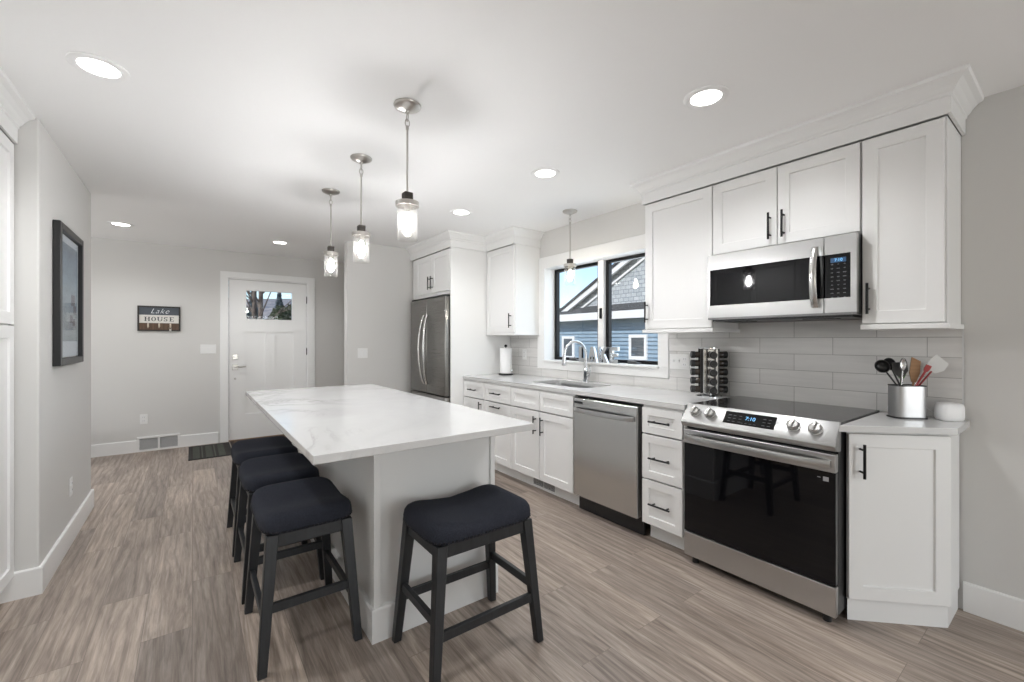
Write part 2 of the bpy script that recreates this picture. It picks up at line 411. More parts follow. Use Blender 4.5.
# wall behind the camera with a wide opening added for the rear fill light
bm = BM()
box(bm, -1.5, .95, -5.4, -5.28, 0, CZ); box(bm, 2.7, 2.99, -5.4, -5.28, 0, CZ); box(bm, .95, 2.7, -5.4, -5.28, 2.25, CZ)
struct('wall_front', bm, WALL)

# baseboards
BP = [(0, 0), (.014, 0), (.014, .132), (.010, .139), (0, .139)]
def base(name, path):
    bm = BM(); sweep(bm, path, BP); return struct(name, bm, TRIM)
# travel so that the room lies on the right hand side
base('baseboard_back', [(-3.5, 6.609), (-.516, 6.609)][::1])
base('baseboard_back_2', [(-.12, 6.609), (.262, 6.609)])
base('baseboard_back_3', [(1.409, 6.609), (2.98, 6.609)])
base('baseboard_right', [(2.989, .379), (2.989, -5.27)])
base('baseboard_left', [(-1.6, 4.641), (-.631, 4.641), (-.631, 3.224), (-.78, 3.224)][::-1])
base('baseboard_fridge', [(2.1, 5.099), (1.423, 5.099), (1.423, 5.221)][::-1])

# ------------------------------------------------------------------ ceiling downlights
DL = [(-.313, 2.476, 'round recessed ceiling light at upper left, above the picture wall'),
      (1.937, 1.088, 'round recessed ceiling light nearest the microwave cabinets'),
      (1.937, 2.235, 'round recessed ceiling light in front of the sink window'),
      (1.925, 3.363, 'round recessed ceiling light nearest the refrigerator cabinet'),
      (-.564, 5.70, 'round recessed ceiling light over the hall by the wall sign'),
      (.82, 5.66, 'round recessed ceiling light in front of the entrance door')]
def downlight(x, y, lab, p=29):
    t = thing('ceiling_downlight', lab, 'ceiling light', (x, y, CZ), 0, 'recessed ceiling lights')
    quick('trim_ring', lambda b: lathe(b, [(.066, -.001), (.068, -.006), (.088, -.009), (.098, -.004), (.098, 0)], 40, cap=False), CEIL, t, 40)
    quick('lens', lambda b: lathe(b, [(.0001, -.004), (.066, -.004)], 40, cap=False), DOWNL, t)
    d = bpy.data.lights.new('downlight_beam', 'SPOT'); d.energy = p; d.spot_size = R(150); d.spot_blend = .7; d.shadow_soft_size = .06; d.color = (.975, .985, 1)
    o = bpy.data.objects.new('downlight_beam', d); COL.objects.link(o); o.location = (0, 0, -.015); o.parent = t
for x, y, lab in DL: downlight(x, y, lab, 40 if y < 2.5 and y != 2.235 else 29)
# unseen ceiling lights added above and behind the viewer to brighten the room
for x, y in ((-.31, .9), (.8, -1.4), (.8, -3.6)): downlight(x, y, 'round recessed ceiling light added out of view behind the viewer')

# ------------------------------------------------------------------ entrance door
dr = thing('door_1', 'white panelled entrance door with a small upper window', 'door'); dr['kind'] = 'structure'
def f(bm):   # slab: x .378..1.291, z .012..2.082, glass lite opening .564..1.114 x 1.57..1.954
    y0, y1 = 6.615, 6.655
    X = [.378, .564, .781, .900, 1.114, 1.291]; Z = [.012, .332, 1.408, 1.555, 1.968, 2.082]
    box(bm, .378, .552, y0, y1, .012, 2.082); box(bm, 1.126, 1.291, y0, y1, .012, 2.082)
    box(bm, .552, 1.126, y0, y1, .012, .332); box(bm, .552, 1.126, y0, y1, 1.408, 1.558); box(bm, .552, 1.126, y0, y1, 1.966, 2.082)
    box(bm, .784, .896, y0, y1, .332, 1.408); box(bm, .552, .784, y0 + .012, y1, .332, 1.408); box(bm, .896, 1.126, y0 + .012, y1, .332, 1.408)
quick('door_slab', f, DOORP, dr)
def f(bm):
    for a in ((.552, .568, 1.558, 1.966), (1.110, 1.126, 1.558, 1.966), (.568, 1.110, 1.558, 1.574), (.568, 1.110, 1.950, 1.966)): box(bm, a[0], a[1], 6.609, 6.66, a[2], a[3])
quick('glazing_frame', f, DOORP, dr)
quick('window_pane', lambda b: box(b, .567, 1.111, 6.634, 6.638, 1.573, 1.951), pane('door_glass', (.98, .99, 1), .012), dr)
def f(bm):   # flat craftsman casing and jamb
    box(bm, .282, .368, 6.592, 6.61, 0, 2.10, .002); box(bm, 1.301, 1.399, 6.592, 6.61, 0, 2.10, .002); box(bm, .282, 1.399, 6.592, 6.61, 2.10, 2.176, .002)
    box(bm, .362, .374, 6.61, 6.75, 0, 2.10); box(bm, 1.295, 1.307, 6.61, 6.75, 0, 2.10); box(bm, .374, 1.295, 6.61, 6.75, 2.088, 2.10)
quick('door_casing', f, TRIM, dr)
quick('threshold', lambda b: box(b, .374, 1.295, 6.60, 6.74, 0, .012), mat('oak_threshold', (.22, .13, .07), .5), dr)
for z in (1.86, 1.14, .30): quick('hinge', lambda b: box(b, 1.288, 1.298, 6.603, 6.616, z - .05, z + .05, .002), BLACKM, dr)
def f(bm): box(bm, .412, .474, 6.603, 6.615, 1.05, 1.115, .004); tube(bm, [(.443, 6.603, 1.083), (.443, 6.590, 1.083)], .019, 20); box(bm, .428, .458, 6.575, 6.590, 1.077, 1.089, .002)
quick('deadbolt', f, NICKEL, dr, 40)
def f(bm): box(bm, .410, .476, 6.603, 6.615, .915, .985, .004); tube(bm, [(.443, 6.603, .95), (.443, 6.565, .95)], .013, 16); tube(bm, [(.443, 6.565, .95), (.50, 6.562, .952), (.56, 6.560, .955)], .009, 12)
quick('lever_handle', f, NICKEL, dr, 40)
quick('key_cylinder', lambda b: tube(b, [(.443, 6.615, .80), (.443, 6.605, .80)], .013, 16), NICKEL, dr, 40)

# ------------------------------------------------------------------ sink window
wn = thing('window_1', 'white framed double casement window above the sink', 'window'); wn['kind'] = 'structure'
def f(bm):
    box(bm, 2.972, 2.991, 1.975, 3.56, 1.0, 1.09, .002); box(bm, 2.972, 2.991, 1.975, 3.56, 2.05, 2.168, .002)
    box(bm, 2.972, 2.991, 1.975, 2.07, 1.09, 2.05, .002); box(bm, 2.972, 2.991, 3.45, 3.56, 1.09, 2.05, .002)
quick('window_casing', f, TRIM, wn)
def f(bm):
    box(bm, 2.985, 3.13, 2.058, 2.072, 1.09, 2.05); box(bm, 2.985, 3.13, 3.448, 3.462, 1.09, 2.05); box(bm, 2.985, 3.13, 2.058, 3.462, 2.048, 2.06)
    box(bm, 2.955, 3.13, 2.058, 3.462, 1.075, 1.092, .002)
quick('window_sill', f, TRIM, wn)
quick('mullion', lambda b: box(b, 3.085, 3.19, 2.735, 2.805, 1.09, 2.05, .003), TRIM, wn)
for y0, y1 in ((2.805, 3.45), (2.07, 2.735)):
    def f(bm):
        for a in ((y0, y0 + .035, 1.09, 2.05), (y1 - .035, y1, 1.09, 2.05), (y0 + .035, y1 - .035, 1.09, 1.122), (y0 + .035, y1 - .035, 2.018, 2.05)): box(bm, 3.118, 3.165, a[0], a[1], a[2], a[3], .003)
    s = quick('casement_sash', f, BLACKM, wn)
    quick('pane', lambda b: box(b, 3.140, 3.144, y0 + .03, y1 - .03, 1.118, 2.022), GLASS, s)
    yc = (y0 + y1) / 2 - .02
    def f(bm):
        box(bm, 3.055, 3.115, yc - .055, yc + .055, 1.092, 1.106, .004); box(bm, 3.05, 3.08, yc - .03, yc + .05, 1.106, 1.122, .004); tube(bm, [(3.075, yc, 1.12), (3.05, yc - .03, 1.128), (3.045, yc - .05, 1.118)], .006, 8)
    quick('crank', f, mat('grey_crank', (.12, .12, .12), .4, .4), wn, 40)
quick('sash_lock', lambda b: box(b, 3.07, 3.086, 2.75, 2.775, 1.50, 1.60, .004), BLACKM, wn)

# ------------------------------------------------------------------ base cabinets (front plane x = 2.35, facing -x; local x runs towards the viewer)
XF = 2.37
def base_run(name, label, cat, ya, yb, group=None): return thing(name, label, cat, (XF, ya, 0), -90, group)
def carcass(t, w, z0=.115, z1=.884, d=.615, toe=True, y0=0, top=True):
    def f(bm):
        box(bm, 0, .018, y0, d, z0, z1); box(bm, w - .018, w, y0, d, z0, z1); box(bm, .018, w - .018, y0, d, z0, z0 + .018)
        box(bm, .018, w - .018, d - .012, d, z0 + .018, z1)
        if top: box(bm, .018, w - .018, y0, y0 + .02, z1 - .03, z1)
    quick('carcass', f, CAB, t)
    if toe: quick('toe_kick', lambda b: box(b, 0, w, .075, .09, 0, z0), CAB, t)
G = .0025
def door(t, x0, x1, z0, z1, hx=None, hz=None, hl=.15, y=-.02, stile=.06):
    d = quick('door', lambda b: shaker(b, x0 + G, x1 - G, z0 + G, z1 - G, y, .019, stile), CAB, t)
    if hx is not None: pull_v(d, hx, y, hz, hl)
    return d
def drawer(t, x0, x1, z0, z1, h=True, y=-.02, stile=.05, hl=.16):
    d = quick('drawer_front', lambda b: shaker(b, x0 + G, x1 - G, z0 + G, z1 - G, y, .019, min(stile, (z1 - z0) * .28)), CAB, t)
    if h: pull_h(d, (x0 + x1) / 2, y, (z0 + z1) / 2, hl)
    return d
# A: single door cabinet with one drawer next to the fridge panel
t = base_run('base_cabinet', 'narrow white base cabinet with one drawer above a door, beside the refrigerator panel', 'cabinet', 4.055, 3.65)
carcass(t, .405); drawer(t, 0, .405, .70, .868, hl=.14); door(t, 0, .405, .118, .695, .355, .60)
# B: three drawers
t = base_run('pull_out_cabinet', 'white base cabinet with one drawer above a pull-out front, left of the sink cabinet', 'cabinet', 3.648, 3.195)
carcass(t, .453); drawer(t, 0, .453, .70, .868); pull_h(door(t, 0, .453, .118, .695), .2265, -.02, .655, .16)
# sink base
t = base_run('sink_cabinet', 'white sink base cabinet with two false drawer fronts and two doors', 'cabinet', 3.193, 2.385)
W = .808
carcass(t, W); drawer(t, 0, W / 2, .70, .868, False); drawer(t, W / 2, W, .70, .868, False)
door(t, 0, W / 2, .118, .695, W / 2 - .045, .58); door(t, W / 2, W, .118, .695, W / 2 + .045, .58)
# toe-kick heat register
v = thing('floor_register', 'small metal heat register set in the toe kick below the sink cabinet', 'vent', (2.4435, 2.98, .02), -90)
quick('frame', lambda b: box(b, 0, .30, -.006, 0, 0, .075, .002), TRIM, v)
def f(bm):
    for k in range(7): box(bm, .012, .145, -.010, -.005, .008 + k * .009, .013 + k * .009)
    for k in range(7): box(bm, .155, .288, -.010, -.005, .008 + k * .009, .013 + k * .009)
quick('louvre', f, mat('register_grey', (.18, .18, .18), .5), v)
# drawer stack beside the range
t = base_run('drawer_cabinet', 'white three drawer base cabinet between the dishwasher and the range', 'cabinet', 1.757, 1.465)
carcass(t, .292); drawer(t, 0, .292, .70, .868, hl=.15); drawer(t, 0, .292, .41, .695, hl=.15); drawer(t, 0, .292, .118, .405, hl=.15)
quick('filler_strip', lambda b: box(b, .292, .306, -.004, .02, .115, .884), CAB, t)

# dishwasher
t = thing('dishwasher', 'stainless steel dishwasher with a curved bar handle', 'dishwasher', (2.37, 2.378, 0), -90)
def f(bm): box(bm, .005, .597, .02, .58, .11, .868)
quick('tub_body', f, BLACKP, t)
dd = quick('door', lambda b: box(b, .004, .592, -.03, .02, .125, .862, .006, 2), STEELV, t)
def f(bm):
    n = 16; pts = []
    for i in range(n + 1):
        u = i / n; pts.append((.028 + u * .54, -.034 - .036 * (1 - (2 * u - 1) ** 6), .775))
    for i in range(n):
        a, b_ = pts[i], pts[i + 1]
    rings = [[bm.verts.new((p[0], p[1] + dy, p[2] + dz)) for dy, dz in ((-.007, -.015), (-.010, 0), (-.007, .015), (.006, .017), (.006, -.017))] for p in pts]
    for q, s in zip(rings, rings[1:]):
        for k in range(5): bm.faces.new((q[k], q[(k + 1) % 5], s[(k + 1) % 5], s[k]))
    bm.faces.new(rings[0][::-1]); bm.faces.new(rings[-1])
quick('handle', f, STEEL, dd, 40)
quick('control_label', lambda b: box(b, .012, .10, -.0315, -.029, .822, .838), BLACKP, dd)
quick('toe_panel', lambda b: box(b, .004, .597, .035, .05, .004, .12), BLACKP, t)

# ------------------------------------------------------------------ range
t = thing('range', 'stainless steel slide-in electric range with black glass oven door', 'stove', (2.37, 1.444, 0), -90)
W = .752
def f(bm): box(bm, .003, W - .003, -.012, .60, .05, .905)
quick('body', f, BLACKP, t)
quick('cooktop', lambda b: box(b, .001, W - .001, .004, .612, .905, .922, .004, 2), COOKTOP, t)
def f(bm):
    prof = [(.010, .924), (.002, .926), (-.066, .838), (-.072, .822), (-.060, .800), (-.012, .792), (.010, .792)]
    a = [bm.verts.new((-.001, y, z)) for y, z in prof]; b_ = [bm.verts.new((W + .001, y, z)) for y, z in prof]; n = len(prof)
    bm.faces.new(a); bm.faces.new(b_[::-1])
    for i in range(n): bm.faces.new((a[i], a[(i + 1) % n], b_[(i + 1) % n], b_[i]))
    bmesh.ops.bevel(bm, geom=[e for e in bm.edges], offset=.003, segments=2, profile=.5, affect='EDGES')
cp = quick('control_panel', f, brushed('satin_panel_steel', (.40, .40, .395), .38, 'x'), t, 30)
# panel plane: direction along slope
s0 = Vector((0, .002, .926)); s1 = Vector((0, -.066, .838)); sl = (s1 - s0).normalized(); nr = Vector((0, sl.z, -sl.y)); nr = nr if nr.y < 0 else -nr
mid = (s0 + s1) / 2
def slopeM(x, k=0): # local z = outward normal, local y = up the slope
    m = Matrix(((1, 0, 0), (0, -sl.y, -sl.z), (0, 0, 0))).to_4x4()
    X = Vector((1, 0, 0)); Y = -sl; Z = X.cross(Y)
    M = Matrix((X, Y, Z)).transposed().to_4x4(); M.translation = Vector((x, mid.y, mid.z)) - sl * k
    return M
for x in (.068, .156, .575, .667):
    bm = BM(); lathe(bm, [(.030, 0), (.030, .004), (.026, .007), (.0245, .026), (.021, .030)], 28); bmesh.ops.transform(bm, matrix=slopeM(x), verts=bm.verts[:])
    kb = obj('knob', bm, STEELV, cp, 35)
    bm = BM(); box(bm, -.007, .007, -.024, .024, .0285, .040, .003, 2); bmesh.ops.transform(bm, matrix=slopeM(x) @ Matrix.Rotation(R(-8), 4, 'Z'), verts=bm.verts[:])
    obj('knob_grip', bm, STEELV, kb, 35)
bm = BM(); box(bm, -.128, .128, -.036, .036, -.001, .0015); bmesh.ops.transform(bm, matrix=slopeM(.366), verts=bm.verts[:]); dp = obj('display', bm, BLACKGLASS, cp)
text_mesh('display_digits', '7:10', .03, LED, dp, slopeM(.372) @ Matrix.Translation((0, .004, .002)), .0003)
bm = BM()
for gx in (-.10, -.075, -.045):
    for gy in (-.022, -.004, .014):
        if random.random() < .8: box(bm, gx - .007, gx + .007, gy - .0012, gy + .0012, .0015, .002)
for gx in (-.03, -.01, .012, .034): box(bm, gx - .006, gx + .006, -.026, -.024, .0015, .002)
bmesh.ops.transform(bm, matrix=slopeM(.366), verts=bm.verts[:]); obj('keypad_marks', bm, KEYS, dp)
bm = BM()
for gx in (.075, .10):
    for gy in (-.022, -.004, .014): box(bm, gx - .007, gx + .007, gy - .0012, gy + .0012, .0015, .002)
bmesh.ops.transform(bm, matrix=slopeM(.366), verts=bm.verts[:]); obj('keypad_marks', bm, KEYS, dp)
# oven door
def f(bm): box(bm, .004, W - .004, -.045, -.012, .188, .782, .004, 2)
od = quick('oven_door', f, BLACKGLASS, t)
quick('door_band', lambda b: box(b, .003, W - .003, -.050, -.014, .700, .783, .003, 2), STEEL, od)
def f(bm):
    n = 20; rings = []
    for i in range(n + 1):
        u = i / n; x = .02 + u * (W - .04); y = -.053 - .040 * (1 - abs(2 * u - 1) ** 5); 
        rings.append([bm.verts.new((x, y + dy, .738 + dz)) for dy, dz in ((-.006, -.016), (-.010, 0), (-.006, .016), (.007, .017), (.007, -.017))])
    for q, s in zip(rings, rings[1:]):
        for k in range(5): bm.faces.new((q[k], q[(k + 1) % 5], s[(k + 1) % 5], s[k]))
    bm.faces.new(rings[0][::-1]); bm.faces.new(rings[-1])
quick('handle', f, STEEL, od, 40)
def f(bm): box(bm, W - .052, W - .030, -.0462, -.0445, .655, .675); box(bm, W - .075, W - .062, -.0462, -.0445, .667, .670)
quick('rating_label', f, mat('label_grey', (.35, .35, .36), .5), od)
quick('bottom_drawer', lambda b: box(b, .003, W - .003, -.045, -.012, .045, .182, .004, 2), STEEL, t)
for x, y in ((.05, 0.0), (W - .05, 0.0), (.05, .55), (W - .05, .55)):
    quick('foot', lambda b: tube(b, [(x, y, 0), (x, y, .05)], .018, 14), BLACKP, t, 40)

# angled end cabinet: world plan
t = thing('corner_cabinet', 'white angled end base cabinet with one door at the right of the range', 'cabinet', (2.440, .688, 0), -45)
# local frame: x along the diagonal face (towards viewer-right), y into the cabinet
ML = (Matrix.Translation((2.440, .688, 0)) @ Matrix.Rotation(R(-45), 4, 'Z')).inverted()
def loc_poly(pts): return [tuple((ML @ Vector((x, y, 0)))[:2]) for x, y in pts]
foot = [(2.440, .688), (2.736, .392), (2.978, .392), (2.978, .688)]
quick('carcass', lambda b: prism(b, loc_poly(foot), .105, .884), CAB, t)
quick('toe_kick', lambda b: prism(b, loc_poly([(2.450, .688), (2.741, .397), (2.978, .397), (2.978, .688)]), 0, .105), CAB, t)
wd = .4186
door(t, -.004, wd - .004, .108, .872, .045, .750, .155, y=-.0205, stile=.06)

# ------------------------------------------------------------------ countertops
def rrect(x0, x1, y0, y1, r, n=6):
    pts = []
    for cx, cy, a0 in ((x1 - r, y1 - r, 0), (x0 + r, y1 - r, 90), (x0 + r, y0 + r, 180), (x1 - r, y0 + r, 270)):
        for k in range(n + 1):
            a = R(a0 + 90 * k / n); pts.append((cx + r * math.cos(a), cy + r * math.sin(a)))
    return pts
SX0, SX1, SY0, SY1 = 2.50, 2.86, 2.42, 3.10
def holed(bm, outer, hole, z0, z1):
    for z, flip in ((z0, 1), (z1, 0)):
        vo = [bm.verts.new((x, y, z)) for x, y in outer]; vh = [bm.verts.new((x, y, z)) for x, y in hole]
        es = [bm.edges.new((vo[i], vo[(i + 1) % len(vo)])) for i in range(len(vo))] + [bm.edges.new((vh[i], vh[(i + 1) % len(vh)])) for i in range(len(vh))]
        bmesh.ops.triangle_fill(bm, edges=es, use_beauty=True)
        if z == z0: lo, lh = vo, vh
    for a, b_ in ((lo, vo), (lh, vh)):
        for i in range(len(a)):
            j = (i + 1) % len(a); bm.faces.new((a[i], a[j], b_[j], b_[i]))
bm = BM(); holed(bm, [(2.345, 4.058), (2.345, 1.450), (2.985, 1.450), (2.985, 4.058)], rrect(SX0, SX1, SY0, SY1, .05), .885, .915)
ct = obj('countertop', bm, QUARTZ2); tag(ct, 'long white quartz worktop with the sink cut in it, below the window', 'countertop')
bm = BM(); prism(bm, [(2.345, .689), (2.677, .357), (2.980, .357), (2.980, .689)], .885, .915, .003)
ct2 = obj('countertop', bm, QUARTZ2); tag(ct2, 'small angled white quartz worktop right of the range, under the utensil holder', 'countertop')
# sink
t = thing('sink', 'undermount stainless steel sink basin in the worktop', 'sink', (2.68, 2.76, .885))
def f(bm):
    n = 6; o = rrect(SX0 - 2.68 - .004, SX1 - 2.68 + .004, SY0 - 2.76 - .004, SY1 - 2.76 + .004, .052, n); i2 = rrect(SX0 - 2.68 + .012, SX1 - 2.68 - .012, SY0 - 2.76 + .012, SY1 - 2.76 - .012, .045, n)
    oo = rrect(SX0 - 2.68 - .02, SX1 - 2.68 + .02, SY0 - 2.76 - .02, SY1 - 2.76 + .02, .06, n)
    R0 = [bm.verts.new((x, y, -.001)) for x, y in oo]; R1 = [bm.verts.new((x, y, -.001)) for x, y in o]; R2 = [bm.verts.new((x, y, -.19)) for x, y in i2]
    k = len(o)
    for i in range(k):
        j = (i + 1) % k; bm.faces.new((R0[i], R0[j], R1[j], R1[i])); bm.faces.new((R1[i], R1[j], R2[j], R2[i]))
    bm.faces.new(R2[::-1])
quick('basin', f, brushed('sink_steel', (.45, .45, .45), .3, 'y'), t, 30)
quick('drain', lambda b: lathe(b, [(.045, -.189), (.04, -.186), (.015, -.188)], 24), CHROME, t, 40)
# faucet
t = thing('faucet', 'chrome gooseneck pull-down kitchen faucet with side lever', 'faucet', (2.905, 2.785, .915))
quick('base', lambda b: lathe(b, [(.030, 0), (.030, .006), (.024, .010), (.022, .085), (.024, .09), (.024, .12), (.016, .13)], 28), CHROME, t, 40)
def f(bm):
    pts = [(0, 0, .12), (0, 0, .25)] ; r = .105
    for k in range(17):
        a = PI * k / 16; pts.append((-r + r * math.cos(a), .25 * (1 - math.cos(a)) * .12, .25 + r * 1.15 * math.sin(a)))
    tube(bm, pts, .0125, 14)
quick('neck', f, CHROME, t, 40)
quick('spray_head', lambda b: tube(b, [(-.210, .060, .255), (-.214, .062, .21), (-.216, .063, .165), (-.216, .063, .155)], .016, 16, rs=[.014, .018, .021, .019]), CHROME, t, 40)
def f(bm): tube(bm, [(0, -.018, .06), (0, -.038, .06)], .014, 14); tube(bm, [(0, -.038, .06), (.002, -.048, .08), (.002, -.05, .155)], .007, 10)
quick('lever', f, CHROME, t, 40)

# backsplash (kitchen wall strip, tile lines 0.40 x 0.10 m).  Local x = towards the viewer from y0
def splash(name, label, ya, yb, z0, z1, extra=None):
    # object origin placed so that tile joints match: y = .506+.4k on rows starting at z=1.314
    o_y = .506 + .4 * 10; bm = BM()
    box(bm, o_y - ya, o_y - yb, 0, .008, z0 - .914, z1 - .914)
    if extra:
        for e in extra: box(bm, o_y - e[0], o_y - e[1], 0, .008, e[2] - .914, e[3] - .914)
    o = obj(name, bm, TILE); o.location = (2.981, o_y, .914); o.rotation_euler = (0, 0, R(-90)); return o
o = splash('backsplash', '', 4.055, 3.562, .916, 1.37, [(3.562, 1.973, .916, .998), (1.973, .383, .916, 1.372), (1.44, .69, 1.372, 1.42)])
tag(o, 'pale grey subway tile backsplash with running bond joints behind the worktops', 'backsplash')
bm = BM(); box(bm, 2.979, 2.990, .378, .383, .916, 1.352); o = obj('tile_edge_trim', bm, mat('edge_trim_metal', (.7, .7, .7), .3, .6)); tag(o, 'thin vertical metal edge strip finishing the tile backsplash at its right end', 'trim strip')

# ------------------------------------------------------------------ wall cabinets
XU = 2.665
def wall_cab(label, ya, yb, z0, z1, d=.32, rail=True, railside=None, name='wall_cabinet'):
    t = thing(name, label, 'cabinet', (XU, ya, 0), -90); w = ya - yb
    quick('carcass', lambda b: box(b, 0, w, 0, d, z0, z1), CAB, t)
    if rail: quick('light_rail', lambda b: box(b, -.012 if railside in ('l', 'b') else 0, w + (.012 if railside in ('r', 'b') else 0), -.03, d, z0 - .024, z0, .003, 2), CAB, t)
    return t, w
ZT = 2.285
t, w = wall_cab('white wall cabinet between the refrigerator panel and the window', 4.055, 3.535, 1.375, ZT, railside='r')
door(t, .0, w - .008, 1.378, 2.279, w - .055, 1.50, .15)
t, w = wall_cab('tall white wall cabinet between the window and the microwave', 1.955, 1.445, 1.375, ZT, railside='b')
door(t, .004, w, 1.378, 2.279, .028, 1.50, .15)
t, w = wall_cab('white two door wall cabinet above the microwave', 1.443, .690, 1.832, ZT, rail=False)
door(t, .0, w / 2, 1.835, 2.279, w / 2 - .035, 1.945, .15, stile=.058); door(t, w / 2, w, 1.835, 2.279, w / 2 + .035, 1.945, .15, stile=.058)
t, w = wall_cab('narrow tall white wall cabinet at the right end, over the utensil holder', .688, .388, 1.375, ZT, railside='r')
door(t, .003, w - .004, 1.378, 2.279, .032, 1.50, .15, stile=.058)
# cabinet over the fridge
t = thing('fridge_cabinet', 'white two door cabinet above the refrigerator', 'cabinet', (2.22, 4.985, 0), -90)
w = .925
quick('carcass', lambda b: box(b, -.09, w - .021, 0, .76, 1.80, ZT), CAB, t)
door(t, .03, w / 2 + .0, 1.835, 2.279, w / 2 - .035, 1.95, .15); door(t, w / 2, w - .028, 1.835, 2.279, w / 2 + .035, 1.95, .15)
bm = BM(); box(bm, 2.20, 2.985, 4.060, 4.080, 0, ZT, .001)
o = obj('fridge_side_panel', bm, CAB); tag(o, 'tall white panel closing the right side of the refrigerator', 'cabinet panel')
# friezes and crown mouldings
CP = [(0, 2.285), (.012, 2.285), (.012, 2.358), (.018, 2.362), (.018, 2.372), (.028, 2.382), (.036, 2.396), (.052, 2.414), (.070, 2.424), (.074, 2.4395), (0, 2.4395)]
def crown(name, label, path, prof=CP):
    bm = BM(); sweep(bm, path, prof); o = obj(name, bm, CAB, None); return tag(o, label, 'crown moulding')
F = XU - .018
crown('crown_moulding', 'white crown moulding over the microwave and right wall cabinets', [(2.986, 1.958), (F, 1.958), (F, .384), (2.986, .384)])
crown('crown_moulding', 'white stepped crown moulding over the refrigerator and left wall cabinet', [(2.20, 5.098), (2.20, 4.058), (F, 4.058), (F, 3.532), (2.986, 3.532)])

# ------------------------------------------------------------------ microwave
t = thing('microwave', 'stainless steel over-the-range microwave with black glass door', 'microwave', (2.575, 1.434, 1.425), -90)
W, H = .748, .396
quick('body', lambda b: box(b, 0, W, .03, .40, 0, H), BLACKP, t)
def f(bm):
    box(bm, 0, .612, 0, .03, H - .092, H); box(bm, 0, .612, 0, .03, .012, .085); box(bm, 0, .014, 0, .03, .085, H - .092)
md = quick('door', f, STEEL, t)
quick('door_glass', lambda b: box(b, .014, .612, .001, .03, .085, H - .092, .001), BLACKGLASS, md)
def f(bm):
    n = 18; rings = []
    for i in range(n + 1):
        u = i / n; z = .04 + u * (H - .085); y = -.012 - .034 * math.sin(PI * u) ** .7; hw = .016
        rings.append([bm.verts.new((.578 + dx, y + dy, z)) for dx, dy in ((-hw, 0), (-hw * .5, -.008), (hw * .5, -.008), (hw, 0), (hw * .6, .010), (-hw * .6, .010))])
    for q, s in zip(rings, rings[1:]):
        for k in range(6): bm.faces.new((q[k], q[(k + 1) % 6], s[(k + 1) % 6], s[k]))
    bm.faces.new(rings[0][::-1]); bm.faces.new(rings[-1])
    for z in (.055, H - .06): box(bm, .568, .588, -.02, .002, z - .01, z + .01)
quick('handle', f, STEELV, md, 50)
def f(bm):
    box(bm, .616, W, 0, .03, H - .092, H); box(bm, .616, W, 0, .03, .012, .085); box(bm, W - .024, W, 0, .03, .085, H - .092)
cpn = quick('control_surround', f, STEEL, t)
kp = quick('control_panel', lambda b: box(b, .6165, W - .024, .001, .03, .085, H - .092, .002), BLACKGLASS, cpn)
quick('display', lambda b: box(b, .642, .706, -.0003, .002, H - .135, H - .112), DISPLAYBG, kp)
text_mesh('display_digits', '7:10', .02, LED, kp, FRONT(.675, -.0012, H - .1235), .0003)
def f(bm):
    for r_ in range(9):
        for c_ in range(3):
            wv_ = random.uniform(.003, .007); x = .648 + c_ * .026; z = .272 - r_ * .0205 - .02
            box(bm, x - wv_, x + wv_, .0001, .0015, z - .0018, z + .0018)
quick('button_marks', f, KEYS, kp)
def f(bm):
    box(bm, .02, W - .02, .02, .36, -.012, 0); box(bm, .08, .22, .05, .16, -.016, -.011); box(bm, .50, .64, .05, .16, -.016, -.011)
quick('grease_filter', f, BLACKP, t)
quick('bottom_lip', lambda b: box(b, 0, W, .002, .03, 0, .012), mat('dark_steel', (.2, .2, .2), .35, 1), t)

# ------------------------------------------------------------------ refrigerator
t = thing('refrigerator', 'dark stainless french door refrigerator with curved handles', 'refrigerator', (2.146, 4.985, 0), -90)
W = .895
quick('body', lambda b: box(b, .006, W - .006, .075, .82, .02, 1.745), mat('fridge_body_grey', (.10, .10, .10), .5, .3), t)
def hdl(x, side):
    def f(bm):
        pts = []
        for i in range(17):
            u = i / 16; s = math.sin(PI * u); pts.append((x + side * .026 * s, -.012 - .055 * s ** .6, .80 + u * .78))
        tube(bm, pts, .014, 12)
    return f
for x0, x1, hx, sd_ in ((0, W / 2 - .002, W / 2 - .038, -1), (W / 2 + .002, W, W / 2 + .038, 1)):
    fd = quick('door', lambda b: box(b, x0, x1, 0, .072, .70, 1.765, .008, 3), None, t, 30, mats=[FRIDGE])
    quick('handle', hdl(hx, sd_), STEELV, fd, 40)
fz = quick('freezer_drawer', lambda b: box(b, 0, W, 0, .072, .06, .688, .008, 3), FRIDGE, t, 30)
def f(bm):
    pts = [(.08 + (W - .16) * i / 16, -.012 - .055 * math.sin(PI * i / 16) ** .6, .61) for i in range(17)]; tube(bm, pts, .014, 12)
quick('handle', f, CHROME, fz, 40)
for x in (.04, W - .04): quick('hinge_cover', lambda b: box(b, x - .03, x + .03, .01, .10, 1.7655, 1.785, .004), BLACKP, t)
for x in (.06, W - .06):
    for y in (.12, .75): quick('foot', lambda b: tube(b, [(x, y, 0), (x, y, .03)], .02, 12), BLACKP, t)

